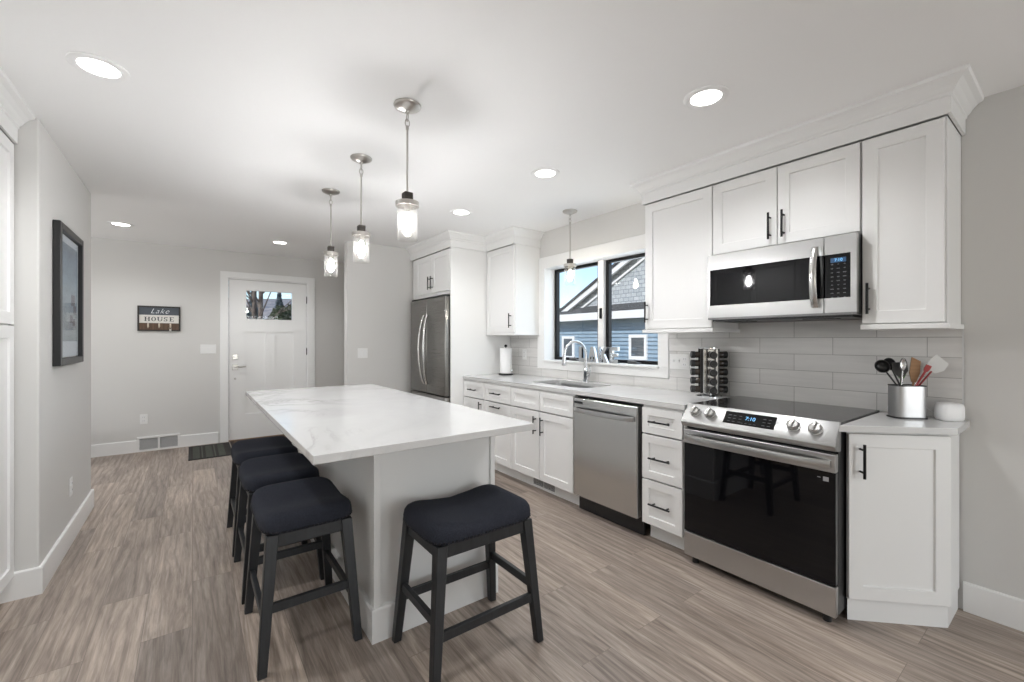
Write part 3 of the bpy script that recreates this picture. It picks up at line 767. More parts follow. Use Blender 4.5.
# ------------------------------------------------------------------ island
t = thing('kitchen_island', 'white kitchen island base with corner posts and wide baseboard', 'island', (.632, 1.85, 0))
IW, ID = .62, 1.90
def f(bm):
    box(bm, .004, IW - .004, .008, ID - .008, 0, .884)
quick('base_panels', f, CAB, t)
for (x0, x1, y0, y1) in ((-.004, .026, -.004, .04), (IW - .022, IW + .004, -.004, .04), (-.004, .026, ID - .04, ID + .004), (IW - .022, IW + .004, ID - .04, ID + .004)):
    quick('corner_post', lambda b: box(b, x0, x1, y0, y1, .10, .884, .001), CAB, t)
def f(bm):
    sweep(bm, [(-.004, -.004), (IW + .004, -.004), (IW + .004, ID + .004), (-.004, ID + .004)], [(-.012, 0), (.012, 0), (.012, .138), (.008, .144), (-.012, .144)], True)
quick('baseboard', f, CAB, t)
bm = BM(); box(bm, .322, 1.272, 1.543, 3.792, .8845, .9155, .003, 2)
o = obj('island_countertop', bm, QUARTZ); tag(o, 'large veined white quartz top overhanging the kitchen island', 'countertop')

# ------------------------------------------------------------------ stools
def make_stool(loc, rz, label):
    t = thing('counter_stool', label, 'stool', loc, rz, 'saddle seat counter stools')
    TX, TY, BX, BY = .204, .142, .248, .182      # leg centres top / bottom
    ZL = .526
    for sx in (-1, 1):
        for sy in (-1, 1):
            bm = BM(); fs = frustum(bm, (sx * BX, sy * BY, 0), (.0165, .0165), (sx * TX, sy * TY, ZL), (.0225, .0225))
            bmesh.ops.bevel(bm, geom=bm.edges[:], offset=.0025, segments=1, profile=.5, affect='EDGES'); obj('leg', bm, STOOLWOOD, t)
    def f(bm):
        for s in (-1, 1):
            box(bm, -TX + .01, TX - .01, s * TY - .010 + s * .006, s * TY + .010 + s * .006, .474, ZL + .002, .002); box(bm, s * TX - .010 + s * .006, s * TX + .010 + s * .006, -TY + .01, TY - .01, .474, ZL + .002, .002)
    quick('apron', f, STOOLWOOD, t)
    def at(z): k = z / ZL; return BX + (TX - BX) * k, BY + (TY - BY) * k
    for s in (-1, 1):
        ax, ay = at(.193); quick('stretcher', lambda b: box(b, -ax + .012, ax - .012, s * ay - .010, s * ay + .010, .175, .211, .002), STOOLWOOD, t)
        ax, ay = at(.243); quick('stretcher', lambda b: box(b, s * ax - .010, s * ax + .010, -ay + .012, ay - .012, .225, .261, .002), STOOLWOOD, t)
    a, b0 = .246, .182
    def saddle(x, y):
        q = min(1, abs(x / a)); return .012 + .032 * (q * q * (3 - 2 * q)) 
    def f(bm):
        n = 56; prof = [(.93, 0, 0), (.985, .004, 0), (1.0, .016, .1), (1.0, .026, .35), (.985, .036, .65), (.95, .0445, .85), (.885, .051, 1), (.78, .055, 1), (.62, .057, 1), (.42, .058, 1), (.2, .0585, 1)]
        rings = []
        for s, z, k in prof:
            ring = []
            for i in range(n):
                th = 2 * PI * i / n; c, sn = math.cos(th), math.sin(th)
                e = 2 / 5.5
                x = a * s * math.copysign(abs(c) ** e, c); y = b0 * s * math.copysign(abs(sn) ** e, sn)
                ring.append(bm.verts.new((x, y, ZL + .002 + z * .68 + k * saddle(x, y) * .9)))
            rings.append(ring)
        for q, s in zip(rings, rings[1:]):
            for k in range(n): bm.faces.new((q[k], q[(k + 1) % n], s[(k + 1) % n], s[k]))
        bm.faces.new(rings[0][::-1]); ctr = bm.verts.new((0, 0, ZL + .002 + .0585 * .68 + .9 * saddle(0, 0)))
        for k in range(n): bm.faces.new((rings[-1][k], rings[-1][(k + 1) % n], ctr))
    st = quick('seat', f, FABRIC, t, 80)
    def f(bm):
        def nail(x, y, dx, dy):
            bmesh.ops.create_icosphere(bm, subdivisions=1, radius=.0052, matrix=Matrix.Translation((x, y, ZL + .012)))
        P = [(a * .992 * math.copysign(abs(math.cos(k * PI / 200)) ** (2 / 5.5), math.cos(k * PI / 200)), b0 * .992 * math.copysign(abs(math.sin(k * PI / 200)) ** (2 / 5.5), math.sin(k * PI / 200))) for k in range(401)]; acc = 0; step = .0165
        for p, q in zip(P, P[1:]):
            d_ = math.dist(p, q); t_ = acc
            while t_ < d_:
                nail(p[0] + (q[0] - p[0]) * t_ / d_, p[1] + (q[1] - p[1]) * t_ / d_, 0, 0); t_ += step
            acc = t_ - d_
    quick('nailhead_trim', f, NAIL, st, 80)
    index_children(t); return t
stool = make_stool((.958, 1.618, 0), 0, 'dark upholstered counter stool at the near end of the island')
dup(stool, (.397, 2.160, 0), 90, 'dark upholstered counter stool nearest the viewer on the island\'s left side')
dup(stool, (.393, 2.755, 0), 90, 'dark upholstered counter stool in the middle of the row on the island\'s left side')
dup(stool, (.390, 3.335, 0), 90, 'dark upholstered counter stool farthest away on the island\'s left side')

# ------------------------------------------------------------------ pendants
BLOCK = wood('dark_block_wood', (.02, .016, .013), (.05, .04, .03))
def make_pendant(loc, label):
    t = thing('pendant_light', label, 'pendant light', loc, 0, 'glass cylinder pendants')
    quick('canopy', lambda b: lathe(b, [(.065, 0), (.065, -.006), (.060, -.012), (.035, -.024), (.012, -.03), (.008, -.04)], 40), NICKEL, t, 40)
    def f(bm):
        for c, ax in (((0, 0, -.058), 0), ((0, 0, -.086), 1)):
            pts = []
            for k in range(17):
                a_ = 2 * PI * k / 16; p = (.011 * math.cos(a_), 0, .019 * math.sin(a_)) if ax else (0, .011 * math.cos(a_), .019 * math.sin(a_)); pts.append((c[0] + p[0], c[1] + p[1], c[2] + p[2]))
            tube(bm, pts, .0025, 8, cap=False)
    quick('chain_link', f, NICKEL, t, 60)
    quick('rod', lambda b: (tube(b, [(0, 0, -.105), (0, 0, -.425)], .005, 12), tube(b, [(0, 0, -.10), (0, 0, -.118)], .008, 12)), NICKEL, t, 40)
    quick('socket_block', lambda b: box(b, -.021, .021, -.021, .021, -.470, -.425, .002), BLOCK, t)
    quick('collar', lambda b: (lathe(b, [(.056, -.470), (.056, -.492), (.050, -.492), (.050, -.474), (.02, -.472)], 40, cap=False), lathe(b, [(.0001, -.4705), (.056, -.4705)], 40, cap=False)), NICKEL, t, 40)
    sh = quick('glass_shade', lambda b: lathe(b, [(.049, -.480), (.049, -.655), (.045, -.655), (.045, -.480)], 48, cap=False), SEEDED, t, 40)
    quick('socket', lambda b: tube(b, [(0, 0, -.472), (0, 0, -.525)], .014, 16), NICKEL, t, 40)
    quick('bulb', lambda b: lathe(b, [(.010, -.525), (.013, -.54), (.021, -.565), (.023, -.585), (.018, -.605), (.006, -.618), (.0005, -.620)], 24), BULB, t, 80)
    index_children(t); return t
pend_lab = ['clear glass cylinder pendant over the near end of the island', 'clear glass cylinder pendant in the middle over the island', 'clear glass cylinder pendant over the far end of the island', 'clear glass cylinder pendant hanging over the sink in front of the window']
pl = [(.84, 1.99), (.85, 2.735), (.852, 3.48), (2.683, 2.764)]
p0 = make_pendant((*pl[0], CZ), pend_lab[0])
for (x, y), lb in list(zip(pl, pend_lab))[1:]:
    pn = dup(p0, (x, y, CZ), 0, lb)
    if x > 2:
        for ch in pn.children:
            if ch.name.startswith('bulb'): ch.data = ch.data.copy(); ch.data.materials[0] = BULB2
# ------------------------------------------------------------------ pantry at far left
t = thing('pantry_cabinet', 'tall white pantry cabinet at the left edge of the photo', 'cabinet', (-.735, .6, 0), 90)
W = 2.615
quick('carcass', lambda b: box(b, 0, W, 0, .70, .115, ZT), CAB, t)
quick('toe_kick', lambda b: box(b, 0, W, .06, .075, 0, .115), CAB, t)
nd = 5; wd = W / nd
for k in range(nd):
    hx = (k + 1) * wd - .05 if k % 2 == 0 else k * wd + .05
    if k == nd - 1: hx = k * wd + .05
    door(t, k * wd, (k + 1) * wd, .12, 1.372, hx, 1.2, y=-.02); door(t, k * wd, (k + 1) * wd, 1.376, 2.279, hx, 1.52, y=-.02)
crown('crown_moulding', 'white crown moulding over the pantry at the upper left', [(-.717, .58), (-.717, 3.222)])

# ------------------------------------------------------------------ wall picture
t = thing('framed_picture', 'black framed pale blue picture on the left wall', 'picture', (-.631, 3.48, 1.152), 90)
PW, PH = .64, .825
def f(bm):
    b_ = .04
    for a in ((0, b_, 0, PH), (PW - b_, PW, 0, PH), (b_, PW - b_, 0, b_), (b_, PW - b_, PH - b_, PH)): box(bm, a[0], a[1], -.034, 0, a[2], a[3], .003)
quick('frame', f, BLACKP, t)
quick('mat_board', lambda b: box(b, .045, PW - .045, -.012, -.004, .045, PH - .045), mat('mat_board', (.62, .68, .74), .7), t)
ART = mat('seascape_print', (.3, .38, .45), .6)
def art():
    m = ART; tc = N(m, 'ShaderNodeTexCoord'); sp = N(m, 'ShaderNodeSeparateXYZ'); L(m, tc.outputs['Generated'], sp.inputs[0])
    base_ = ramp(m, sp.outputs[2], [(0, (.30, .36, .40)), (.22, (.42, .47, .50)), (.4, (.36, .44, .50)), (.62, (.30, .40, .48)), (.9, (.20, .27, .35)), (1, (.22, .29, .36))])
    n = noise(m, coords(m, (3, 3, 9)), 1.5, 4); c = mix(m, .5, base_, ramp(m, n, [(.3, (.5, .5, .55)), (.7, (1.2, 1.2, 1.2))]), 'MULTIPLY')
    L(m, c, B(m).inputs['Base Color'])
art()
quick('print', lambda b: box(b, .085, PW - .085, -.0145, -.012, .14, PH - .09), ART, t)
def f(bm):
    for x, z, s in ((.43, .40, .05), (.48, .34, .04), (.38, .28, .035), (.45, .26, .03)): box(bm, x - s, x + s, -.0155, -.0145, z - s * .7, z + s * .7)
quick('painted_shapes', f, mat('print_dark_shapes', (.22, .22, .25), .7), t)
quick('glass', lambda b: box(b, .036, PW - .036, -.020, -.018, .036, PH - .036), pane('picture_glass', (.98, .98, .98), .04, .05, .35), t)

# ------------------------------------------------------------------ wall sign
t = thing('wall_sign', 'small wooden key hook sign reading Lake HOUSE on the entrance wall', 'sign', (-.511, 6.609, 1.405))
SW, SH = .395, .295
def f(bm):
    for a in ((0, .016, 0, SH), (SW - .016, SW, 0, SH), (.016, SW - .016, 0, .016), (.016, SW - .016, SH - .016, SH)): box(bm, a[0], a[1], -.022, 0, a[2], a[3])
quick('frame', f, mat('sign_frame', (.025, .02, .017), .5), t)
quick('slate_board', lambda b: box(b, .016, SW - .016, -.012, 0, .19, SH - .016), mat('slate_paint', (.075, .088, .105), .7), t)
wbrd = quick('white_board', lambda b: box(b, .016, SW - .016, -.014, 0, .095, .19), mat('white_wash', (.70, .68, .64), .7), t)
quick('brown_board', lambda b: box(b, .016, SW - .016, -.012, 0, .016, .095), wood('walnut_board', (.06, .03, .016), (.14, .08, .045), (60, 4, 4)), t)
INK = mat('sign_ink', (.05, .055, .06), .6); WINK = mat('white_ink', (.8, .82, .84), .6)
# serif capitals drawn as strokes
def glyphs(bm, word, x, z, h, y):
    th, tn, w_ = h * .22, h * .09, h * .85
    def bar(x0, x1, z0, z1): box(bm, x0, x1, y - .0012, y, z0, z1)
    def arc(cx, cz, rx, rz, a0, a1, tk, n=14):
        po = []; 
        for i in range(n + 1):
            a_ = R(a0 + (a1 - a0) * i / n); t_ = tn + (tk - tn) * abs(math.cos(a_)); po.append((cx + rx * math.cos(a_), cz + rz * math.sin(a_), cx + (rx - t_) * math.cos(a_), cz + (rz - tn) * math.sin(a_)))
        for p, q in zip(po, po[1:]):
            vs = [bm.verts.new((p[0], y - .001, p[1])), bm.verts.new((q[0], y - .001, q[1])), bm.verts.new((q[2], y - .001, q[3])), bm.verts.new((p[2], y - .001, p[3]))]
            bm.faces.new(vs)
    for ch in word:
        sf = h * .12
        if ch == 'H':
            for xx in (x, x + w_ - th): bar(xx, xx + th, z, z + h); bar(xx - sf, xx + th + sf, z, z + tn); bar(xx - sf, xx + th + sf, z + h - tn, z + h)
            bar(x + th, x + w_ - th, z + h / 2 - tn / 2, z + h / 2 + tn / 2)
        if ch == 'O': arc(x + w_ / 2, z + h / 2, w_ / 2, h / 2, 0, 360, th, 28)
        if ch == 'U':
            bar(x, x + th, z + h * .35, z + h); bar(x - sf, x + th + sf, z + h - tn, z + h); bar(x + w_ - tn * 1.3, x + w_, z + h * .35, z + h); bar(x + w_ - tn - sf, x + w_ + sf, z + h - tn, z + h)
            arc(x + w_ / 2, z + h * .38, w_ / 2, h * .38, 180, 360, th)
        if ch == 'S':
            ww = w_ * .8; arc(x + ww / 2, z + h * .73, ww / 2, h * .27, 20, 270, th); arc(x + ww / 2, z + h * .27, ww / 2, h * .27, -160, 90, th)
            bar(x + ww - tn, x + ww, z + h * .75, z + h); bar(x, x + tn, z, z + h * .25)
        if ch == 'E':
            ww = w_ * .85; bar(x, x + th, z, z + h); bar(x - sf, x + ww, z, z + tn); bar(x - sf, x + ww, z + h - tn, z + h); bar(x + th, x + ww * .75, z + h / 2 - tn / 2, z + h / 2 + tn / 2)
            bar(x + ww - tn, x + ww, z, z + h * .28); bar(x + ww - tn, x + ww, z + h * .75, z + h)
        x += w_ + h * .30
quick('lettering', lambda b: glyphs(b, 'HOUSE', .066, .117, .050, -.0142), INK, wbrd)
text_mesh('script_lettering', 'Lake', .085, WINK, t, FRONT(.205, -.0126, .235), .0003, -.0012, .45, 1.15, .17)
for x in (.095, .195, .30):
    def f(bm):
        tube(bm, [(x, -.013, .082), (x, -.02, .075), (x, -.022, .05), (x, -.034, .038), (x, -.044, .045), (x, -.046, .056)], .004, 10); box(bm, x - .008, x + .008, -.0155, -.012, .05, .092, .001)
    quick('hook', f, mat('ivory_hook', (.62, .55, .45), .4), t, 50)
k = thing('key_ring', 'small pale keys hanging on the right hook of the wall sign', 'keys', (-.211, 6.570, 1.452))
quick('ring', lambda b: tube(b, [(.012 * math.cos(a_ * PI / 8), 0, -.010 + .012 * math.sin(a_ * PI / 8)) for a_ in range(17)], .0013, 6, cap=False), NICKEL, k)
quick('key', lambda b: (box(b, -.010, .010, -.002, .001, -.045, -.022, .001), box(b, -.003, .003, -.002, .001, -.064, -.045)), NICKEL, k)

# ------------------------------------------------------------------ plates: outlets and switches (local frame facing -y)
def plate(label, cat, loc, rz, gangs, kinds, h=.115, wg=.046):
    w_ = .07 + wg * (gangs - 1); t = thing({'switch': 'light_switch', 'outlet': 'wall_outlet'}[cat.split()[-1]], label, cat, loc, rz)
    quick('plate', lambda b: box(b, -w_ / 2, w_ / 2, -.005, 0, -h / 2, h / 2, .002, 2), OUTLET, t)
    for i in range(gangs):
        cx = (i - (gangs - 1) / 2) * wg; kd = kinds[i]
        if kd == 's':
            quick('toggle', lambda b: (box(b, cx - .005, cx + .005, -.014, -.004, -.002, .016, .002), box(b, cx - .007, cx + .007, -.0065, -.004, -.014, .014)), WHITEP, t)
        elif kd == 'r':
            quick('rocker', lambda b: box(b, cx - .016, cx + .016, -.009, -.004, -.033, .033, .002), WHITEP, t)
        else:
            for s in (-1, 1):
                r_ = quick('receptacle', lambda b: box(b, cx - .017, cx + .017, -.008, -.004, s * .021 - .014, s * .021 + .014, .003), WHITEP, t)
                quick('slots', lambda b: (box(b, cx - .008, cx - .006, -.0085, -.0075, s * .021 - .004, s * .021 + .006), box(b, cx + .006, cx + .008, -.0085, -.0075, s * .021 - .004, s * .021 + .006)), DARKHOLE, r_)
    return t
plate('white triple switch plate on the entrance wall beside the door', 'switch', (.160, 6.609, 1.187), 0, 3, 'sss')
plate('white outlet low on the entrance wall under the sign', 'outlet', (-.456, 6.609, .378), 0, 1, 'o')
plate('white double rocker switch plate on the wall left of the refrigerator', 'switch', (1.60, 5.099, 1.147), 0, 2, 'rr')
plate('white outlet low on the left wall under the framed picture', 'outlet', (-.631, 3.93, .355), 90, 1, 'o')
plate('white outlet on the tiles beside the paper towel', 'outlet', (2.9805, 3.79, 1.14), -90, 1, 'o')
plate('white two-switch and outlet plate on the tiles left of the spice rack', 'switch', (2.9805, 1.885, 1.135), -90, 3, 'sso')
# wall return register
t = thing('wall_vent', 'white return air vent at the foot of the entrance wall', 'vent', (-.516, 6.609, 0))
VW, VH = .396, .172
def f(bm):
    for a in ((0, .022, 0, VH), (VW - .022, VW, 0, VH), (.022, VW - .022, 0, .022), (.022, VW - .022, VH - .022, VH), (VW / 2 - .01, VW / 2 + .01, .022, VH - .022)): box(bm, a[0], a[1], -.018, 0, a[2], a[3], .001)
quick('frame', f, TRIM, t)
def f(bm):
    for s in (0, 1):
        x0 = .022 + s * (VW / 2 - .012); x1 = x0 + VW / 2 - .032
        for i in range(14):
            z = .026 + i * .0092; vs = [bm.verts.new(p) for p in ((x0, -.010, z), (x1, -.010, z), (x1, -.004, z + .005), (x0, -.004, z + .005))]; bm.faces.new(vs)
quick('louvres', f, mat('vent_grey', (.55, .55, .55), .5), t)
quick('backing', lambda b: box(b, .02, VW - .02, -.003, 0, .02, VH - .02), mat('vent_dark', (.3, .3, .3), .7), t)

# ------------------------------------------------------------------ mats
def striped_mat(name, label, x0, x1, y0, y1, c1, c2, cb, sc):
    t = thing(name, label, 'mat', ((x0 + x1) / 2, (y0 + y1) / 2, 0)); w_, d_ = (x1 - x0) / 2, (y1 - y0) / 2
    quick('backing', lambda b: box(b, -w_ + .02, w_ - .02, -d_ + .02, d_ - .02, .0005, .006), mat(name + '_rubber', c1, .85), t)
    def f(bm):
        nb = sc; bw = (2 * w_ - .05) / nb
        for k in range(nb):
            a_ = -w_ + .025 + k * bw; n = int((2 * d_ - .06) / .028)
            for i in range(n):
                y = -d_ + .03 + i * .028; box(bm, a_ + bw * .12, a_ + bw * .66, y, y + .017, .006, .010)
            if k < nb - 1: box(bm, a_ + bw * .80, a_ + bw * .90, -d_ + .03, d_ - .03, .006, .009)
    quick('ribs', f, mat(name + '_pile', c2, .9), t)
    def f(bm): box(bm, -w_, w_, -d_, -d_ + .02, .0005, .008); box(bm, -w_, w_, d_ - .02, d_, .0005, .008); box(bm, -w_, -w_ + .02, -d_ + .02, d_ - .02, .0005, .008); box(bm, w_ - .02, w_, -d_ + .02, d_ - .02, .0005, .008)
    quick('border', f, mat(name + '_border', cb, .8), t)
striped_mat('boot_mat', 'dark green and black ribbed mat on the floor left of the door', -.035, .372, 5.80, 6.52, (.018, .014, .012), (.075, .08, .065), (.012, .011, .010), 3)
striped_mat('door_mat', 'brown patterned mat on the floor in front of the entrance door', .385, 1.29, 6.02, 6.565, (.05, .03, .018), (.16, .105, .065), (.022, .014, .010), 7)

# ------------------------------------------------------------------ worktop items
# paper towel
t = thing('paper_towel_holder', 'white paper towel roll on a black stand by the refrigerator panel', 'paper towel', (2.80, 3.90, .915))
quick('base', lambda b: lathe(b, [(.082, 0), (.082, .010), (.070, .016), (.01, .016)], 32), BLACKM, t, 40)
quick('post', lambda b: (tube(b, [(0, 0, .01), (0, 0, .31)], .006, 10), lathe(b, [(.001, .305), (.014, .31), (.018, .32), (.013, .332), (.001, .336)], 16)), BLACKM, t, 40)
quick('paper_roll', lambda b: lathe(b, [(.020, .018), (.066, .018), (.067, .022), (.067, .292), (.066, .296), (.020, .296)], 40, cap=False), PAPER, t, 40)
quick('tension_arm', lambda b: tube(b, [(.03, -.070, .012), (.03, -.076, .05), (.03, -.074, .06)], .004, 8), CHROME, t, 40)
# spice rack
sr = (2.855, 1.583, .915)
t = thing('spice_carousel', 'chrome revolving spice rack standing on the worktop left of the range', 'spice rack', sr, 44)
quick('base', lambda b: lathe(b, [(.088, 0), (.088, .006), (.082, .012), (.03, .016), (.03, .02)], 40), CHROME, t, 35)
def f(bm):
    box(bm, -.048, .048, -.048, .048, .022, .325, .004)
quick('column', f, STEELV, t, 30)
quick('top_cap', lambda b: (lathe(b, [(.070, .326), (.070, .332), (.06, .337), (.0005, .339)], 40),), CHROME, t, 35)
def f(bm):
    for q in range(4):
        M_ = Matrix.Rotation(q * PI / 2, 4, 'Z')
        for s in (-1, 1):
            b2 = BM(); box(b2, s * .026 - .002, s * .026 + .002, -.062, -.048, .022, .325)
            bmesh.ops.transform(b2, matrix=M_, verts=b2.verts[:]); me_ = bpy.data.meshes.new('x'); b2.to_mesh(me_); bm.from_mesh(me_); bpy.data.meshes.remove(me_); b2.free()
quick('divider_rails', f, BLACKP, t)
SPG = mat('spice_in_glass', (.045, .035, .028), .1, 0, spec=.6)
def make_jar(M, lab):
    j = thing('spice_jar', lab, 'spice jar', (0, 0, 0), 0, 'black capped jars in the spice rack'); j.matrix_world = M
    quick('glass_body', lambda b: lathe(b, [(.001, 0), (.020, 0), (.0225, -.004), (.0225, -.036), (.019, -.042)], 18, axis='y'), SPG, j, 40)
    quick('cap', lambda b: lathe(b, [(.021, -.042), (.0245, -.043), (.0245, -.064), (.021, -.068), (.014, -.068), (.012, -.066), (.0005, -.066)], 18, axis='y'), BLACKP, j, 40)
    index_children(j); return j
j0 = None
sides = ['on the side facing the window', 'on the side facing into the room', 'on the side facing the range', 'on the side facing the wall']
rows = ['lowest row', 'second row from the bottom', 'middle row', 'second row from the top', 'top row']
# carousel rotation 50: side q faces angle
for q in range(4):
    for r_ in range(5):
        ang = R(44) + q * PI / 2; d_ = Vector((math.sin(ang), -math.cos(ang), 0))  # rotated local -y
        pos = Vector(sr) + d_ * .050 + Vector((0, 0, .048 + r_ * .059))
        M_ = Matrix.Translation(pos) @ Matrix.Rotation(ang, 4, 'Z')
        side = min(((d_ - Vector(v)).length, n) for v, n in (((0, 1, 0), sides[0]), ((-1, 0, 0), sides[1]), ((0, -1, 0), sides[2]), ((1, 0, 0), sides[3])))[1]
        lab = 'black capped spice jar, %s, %s' % (rows[r_], side.replace('on the side', 'rack side'))
        if j0 is None: j0 = make_jar(M_, lab)
        else:
            c = dup(j0, (0, 0, 0), 0, lab); c.matrix_world = M_
# utensil holder
uh = (2.85, .558, .915)
t = thing('utensil_holder', 'brushed steel oval utensil holder on the angled worktop', 'utensil holder', uh, -45)
def oval(a_, b_, n=40, e=.45): return [(a_ * math.copysign(abs(math.cos(2 * PI * k / n)) ** e, math.cos(2 * PI * k / n)), b_ * math.copysign(abs(math.sin(2 * PI * k / n)) ** e, math.sin(2 * PI * k / n))) for k in range(n)]
quick('foot', lambda b: prism(b, oval(.072, .050), 0, .008), BLACKP, t)
def f(bm):
    o_ = oval(.067, .045); i_ = oval(.0645, .0425); z0, z1 = .008, .158
    A = [bm.verts.new((x, y, z0)) for x, y in o_]; Bv = [bm.verts.new((x, y, z1)) for x, y in o_]; C_ = [bm.verts.new((x, y, z1)) for x, y in i_]; D = [bm.verts.new((x, y, z0 + .004)) for x, y in i_]; n = len(o_)
    for i in range(n):
        j = (i + 1) % n
        for p, q in ((A, Bv), (Bv, C_), (C_, D)): bm.faces.new((p[i], p[j], q[j], q[i]))
    bm.faces.new(D); bm.faces.new(A[::-1])
quick('cup', f, brushed('holder_steel', (.42, .42, .42), .36, 'z'), t, 35)
def f(bm):
    o_ = oval(.0685, .0465); i_ = oval(.064, .042)
    for z0, z1 in ((.158, .162),):
        A = [bm.verts.new((x, y, z0)) for x, y in o_]; Bv = [bm.verts.new((x, y, z1)) for x, y in o_]; C_ = [bm.verts.new((x, y, z1)) for x, y in i_]; D = [bm.verts.new((x, y, z0)) for x, y in i_]; n = len(o_)
        for i in range(n):
            j = (i + 1) % n
            for p, q in ((A, Bv), (Bv, C_), (C_, D), (D, A)): bm.faces.new((p[i], p[j], q[j], q[i]))
quick('rim', f, BLACKP, t)
# utensils: base point inside the cup, top point; in the holder's frame (x to the right as seen from the room)
UM = Matrix.Translation(uh) @ Matrix.Rotation(R(-60), 4, 'Z')
def utensil(name, label, cat, p0, p1, head, hm, sm, hr=.005):
    t = thing(name, label, cat, tuple(UM @ Vector(p0)), -60, 'utensils in the steel holder')
    d = Vector(p1) - Vector(p0)
    hd = None
    X = Vector((1, 0, 0)); Z = d.normalized(); Y = Z.cross(X).normalized(); X = Y.cross(Z)
    M_ = Matrix((X, Y, Z)).transposed().to_4x4(); M_.translation = d
    quick('shaft', lambda b: tube(b, [(0, 0, 0), tuple(d * .5), tuple(d)], hr, 10), sm, t, 40)
    bm = BM(); head(bm); bmesh.ops.transform(bm, matrix=M_, verts=bm.verts[:]); obj('head', bm, hm, t, 45)
    return t
def bowl(rx, ry, dp):
    def f(bm):
        n, mrg = 24, 6; rings = []
        for j in range(mrg + 1):
            s = math.sin(PI / 2 * j / mrg); z_ = dp * math.cos(PI / 2 * j / mrg)
            rings.append([bm.verts.new((rx * s * math.cos(2 * PI * k / n), z_ - dp * .2, ry + ry * s * math.sin(2 * PI * k / n))) for k in range(n)])
        for q, s in zip(rings[1:], rings[2:]):
            for k in range(n): bm.faces.new((q[k], q[(k + 1) % n], s[(k + 1) % n], s[k]))
        bm.faces.new(rings[1])
        r2 = [[bm.verts.new((v.co.x * .93, v.co.y - .003, ry + (v.co.z - ry) * .93)) for v in r__] for r__ in rings[1:]]
        for q, s in zip(r2, r2[1:]):
            for k in range(n): bm.faces.new((q[k], s[k], s[(k + 1) % n], q[(k + 1) % n]))
        bm.faces.new(r2[0][::-1])
        for k in range(n): bm.faces.new((rings[-1][k], rings[-1][(k + 1) % n], r2[-1][(k + 1) % n], r2[-1][k]))
    return f
def blade(w0, w1, h, th=.004, slant=0):
    def f(bm):
        prism(bm, [(-w0 / 2, -.003), (-w1 / 2, h * .35), (-w1 / 2 + slant * w1 * .5, h), (w1 / 2 - slant * w1 * .5, h * (1 - abs(slant) * 1.5)), (w1 / 2, h * .35), (w0 / 2, -.003)], -th / 2, th / 2)
        bmesh.ops.rotate(bm, verts=bm.verts[:], cent=(0, 0, 0), matrix=Matrix.Rotation(R(90), 3, 'X'))
    return f
BN = mat('black_nylon', (.015, .015, .015), .3); SW_ = wood('spatula_wood', (.24, .12, .05), (.36, .2, .09)); RED = mat('red_silicone', (.33, .03, .03), .4); GRN = mat('green_silicone', (.09, .22, .06), .45)
CLR = mat('cloudy_white_silicone', (.62, .62, .61), .4); SST = mat('polished_utensil_steel', (.6, .6, .6), .15, 1)
utensil('ladle', 'black ladle with a round bowl leaning left in the steel holder', 'ladle', (.042, -.023, .02), (-.088, -.026, .225), bowl(.030, .034, .03), BN, BN, .004)
utensil('slotted_spoon', 'black spoon leaning left behind the ladle', 'spoon', (.035, .022, .02), (-.052, .014, .235), bowl(.026, .032, .014), BN, BN, .004)
utensil('nylon_turner', 'black nylon turner with a wide head at the middle of the holder', 'utensil', (-.006, -.003, .02), (-.024, -.003, .205), blade(.02, .060, .070, .006), BN, BN, .004)
utensil('steel_spoon', 'polished steel serving spoon standing among the black utensils', 'spoon', (-.040, -.034, .02), (-.030, -.040, .235), bowl(.014, .032, .008), SST, SST, .003)
utensil('green_spatula', 'green silicone spatula behind the black utensils', 'spatula', (-.022, .032, .02), (-.010, .033, .195), blade(.02, .035, .060, .006), GRN, GRN, .004)
utensil('wooden_spatula', 'brown wooden spatula standing upright in the holder', 'spatula', (.012, .000, .02), (.026, .000, .180), blade(.018, .040, .120, .006, .1), SW_, SW_, .005)
utensil('silicone_spatula', 'pale translucent spatula standing behind the red one', 'spatula', (.026, .034, .02), (.052, .038, .215), blade(.02, .036, .060, .004), CLR, SST, .003)
utensil('red_spatula', 'red handled spatula leaning right in the holder', 'spatula', (-.036, -.013, .02), (.066, -.016, .235), blade(.014, .022, .030, .007), RED, RED, .005)
utensil('white_turner', 'wide cloudy white turner leaning far right out of the holder', 'turner', (-.040, .013, .02), (.098, .010, .232), blade(.03, .074, .080, .004, .12), CLR, RED, .004)
# smart speaker-like white router and cable
t = thing('wifi_router', 'rounded white plastic box with a cable on the angled worktop', 'router', (2.915, .418, .915), -52)
def f(bm):
    n = 48; prof = [(.80, 0), (.93, .004), (1, .020), (1, .060), (.95, .075), (.82, .083), (.5, .086)]
    rings = []
    for s, z in prof:
        ring = []
        for i in range(n):
            th = 2 * PI * i / n; c, sn = math.cos(th), math.sin(th); e = 2 / 4
            ring.append(bm.verts.new((.047 * s * math.copysign(abs(c) ** e, c), .042 * s * math.copysign(abs(sn) ** e, sn), z)))
        rings.append(ring)
    for q, s in zip(rings, rings[1:]):
        for k_ in range(n): bm.faces.new((q[k_], q[(k_ + 1) % n], s[(k_ + 1) % n], s[k_]))
    bm.faces.new(rings[0][::-1]); bm.faces.new(rings[-1])
quick('housing', f, WHITEP, t, 50)
t2 = quick('power_cable', lambda b: tube(b, [(2.945, .462, .93), (2.95, .52, .975), (2.970, .56, .995), (2.974, .62, .99), (2.974, .655, .965), (2.973, .660, .935), (2.970, .655, .919)], .0022, 8), WHITEP, None, 60)
tag(t2, 'thin white cable looping behind the utensil holder', 'cable')
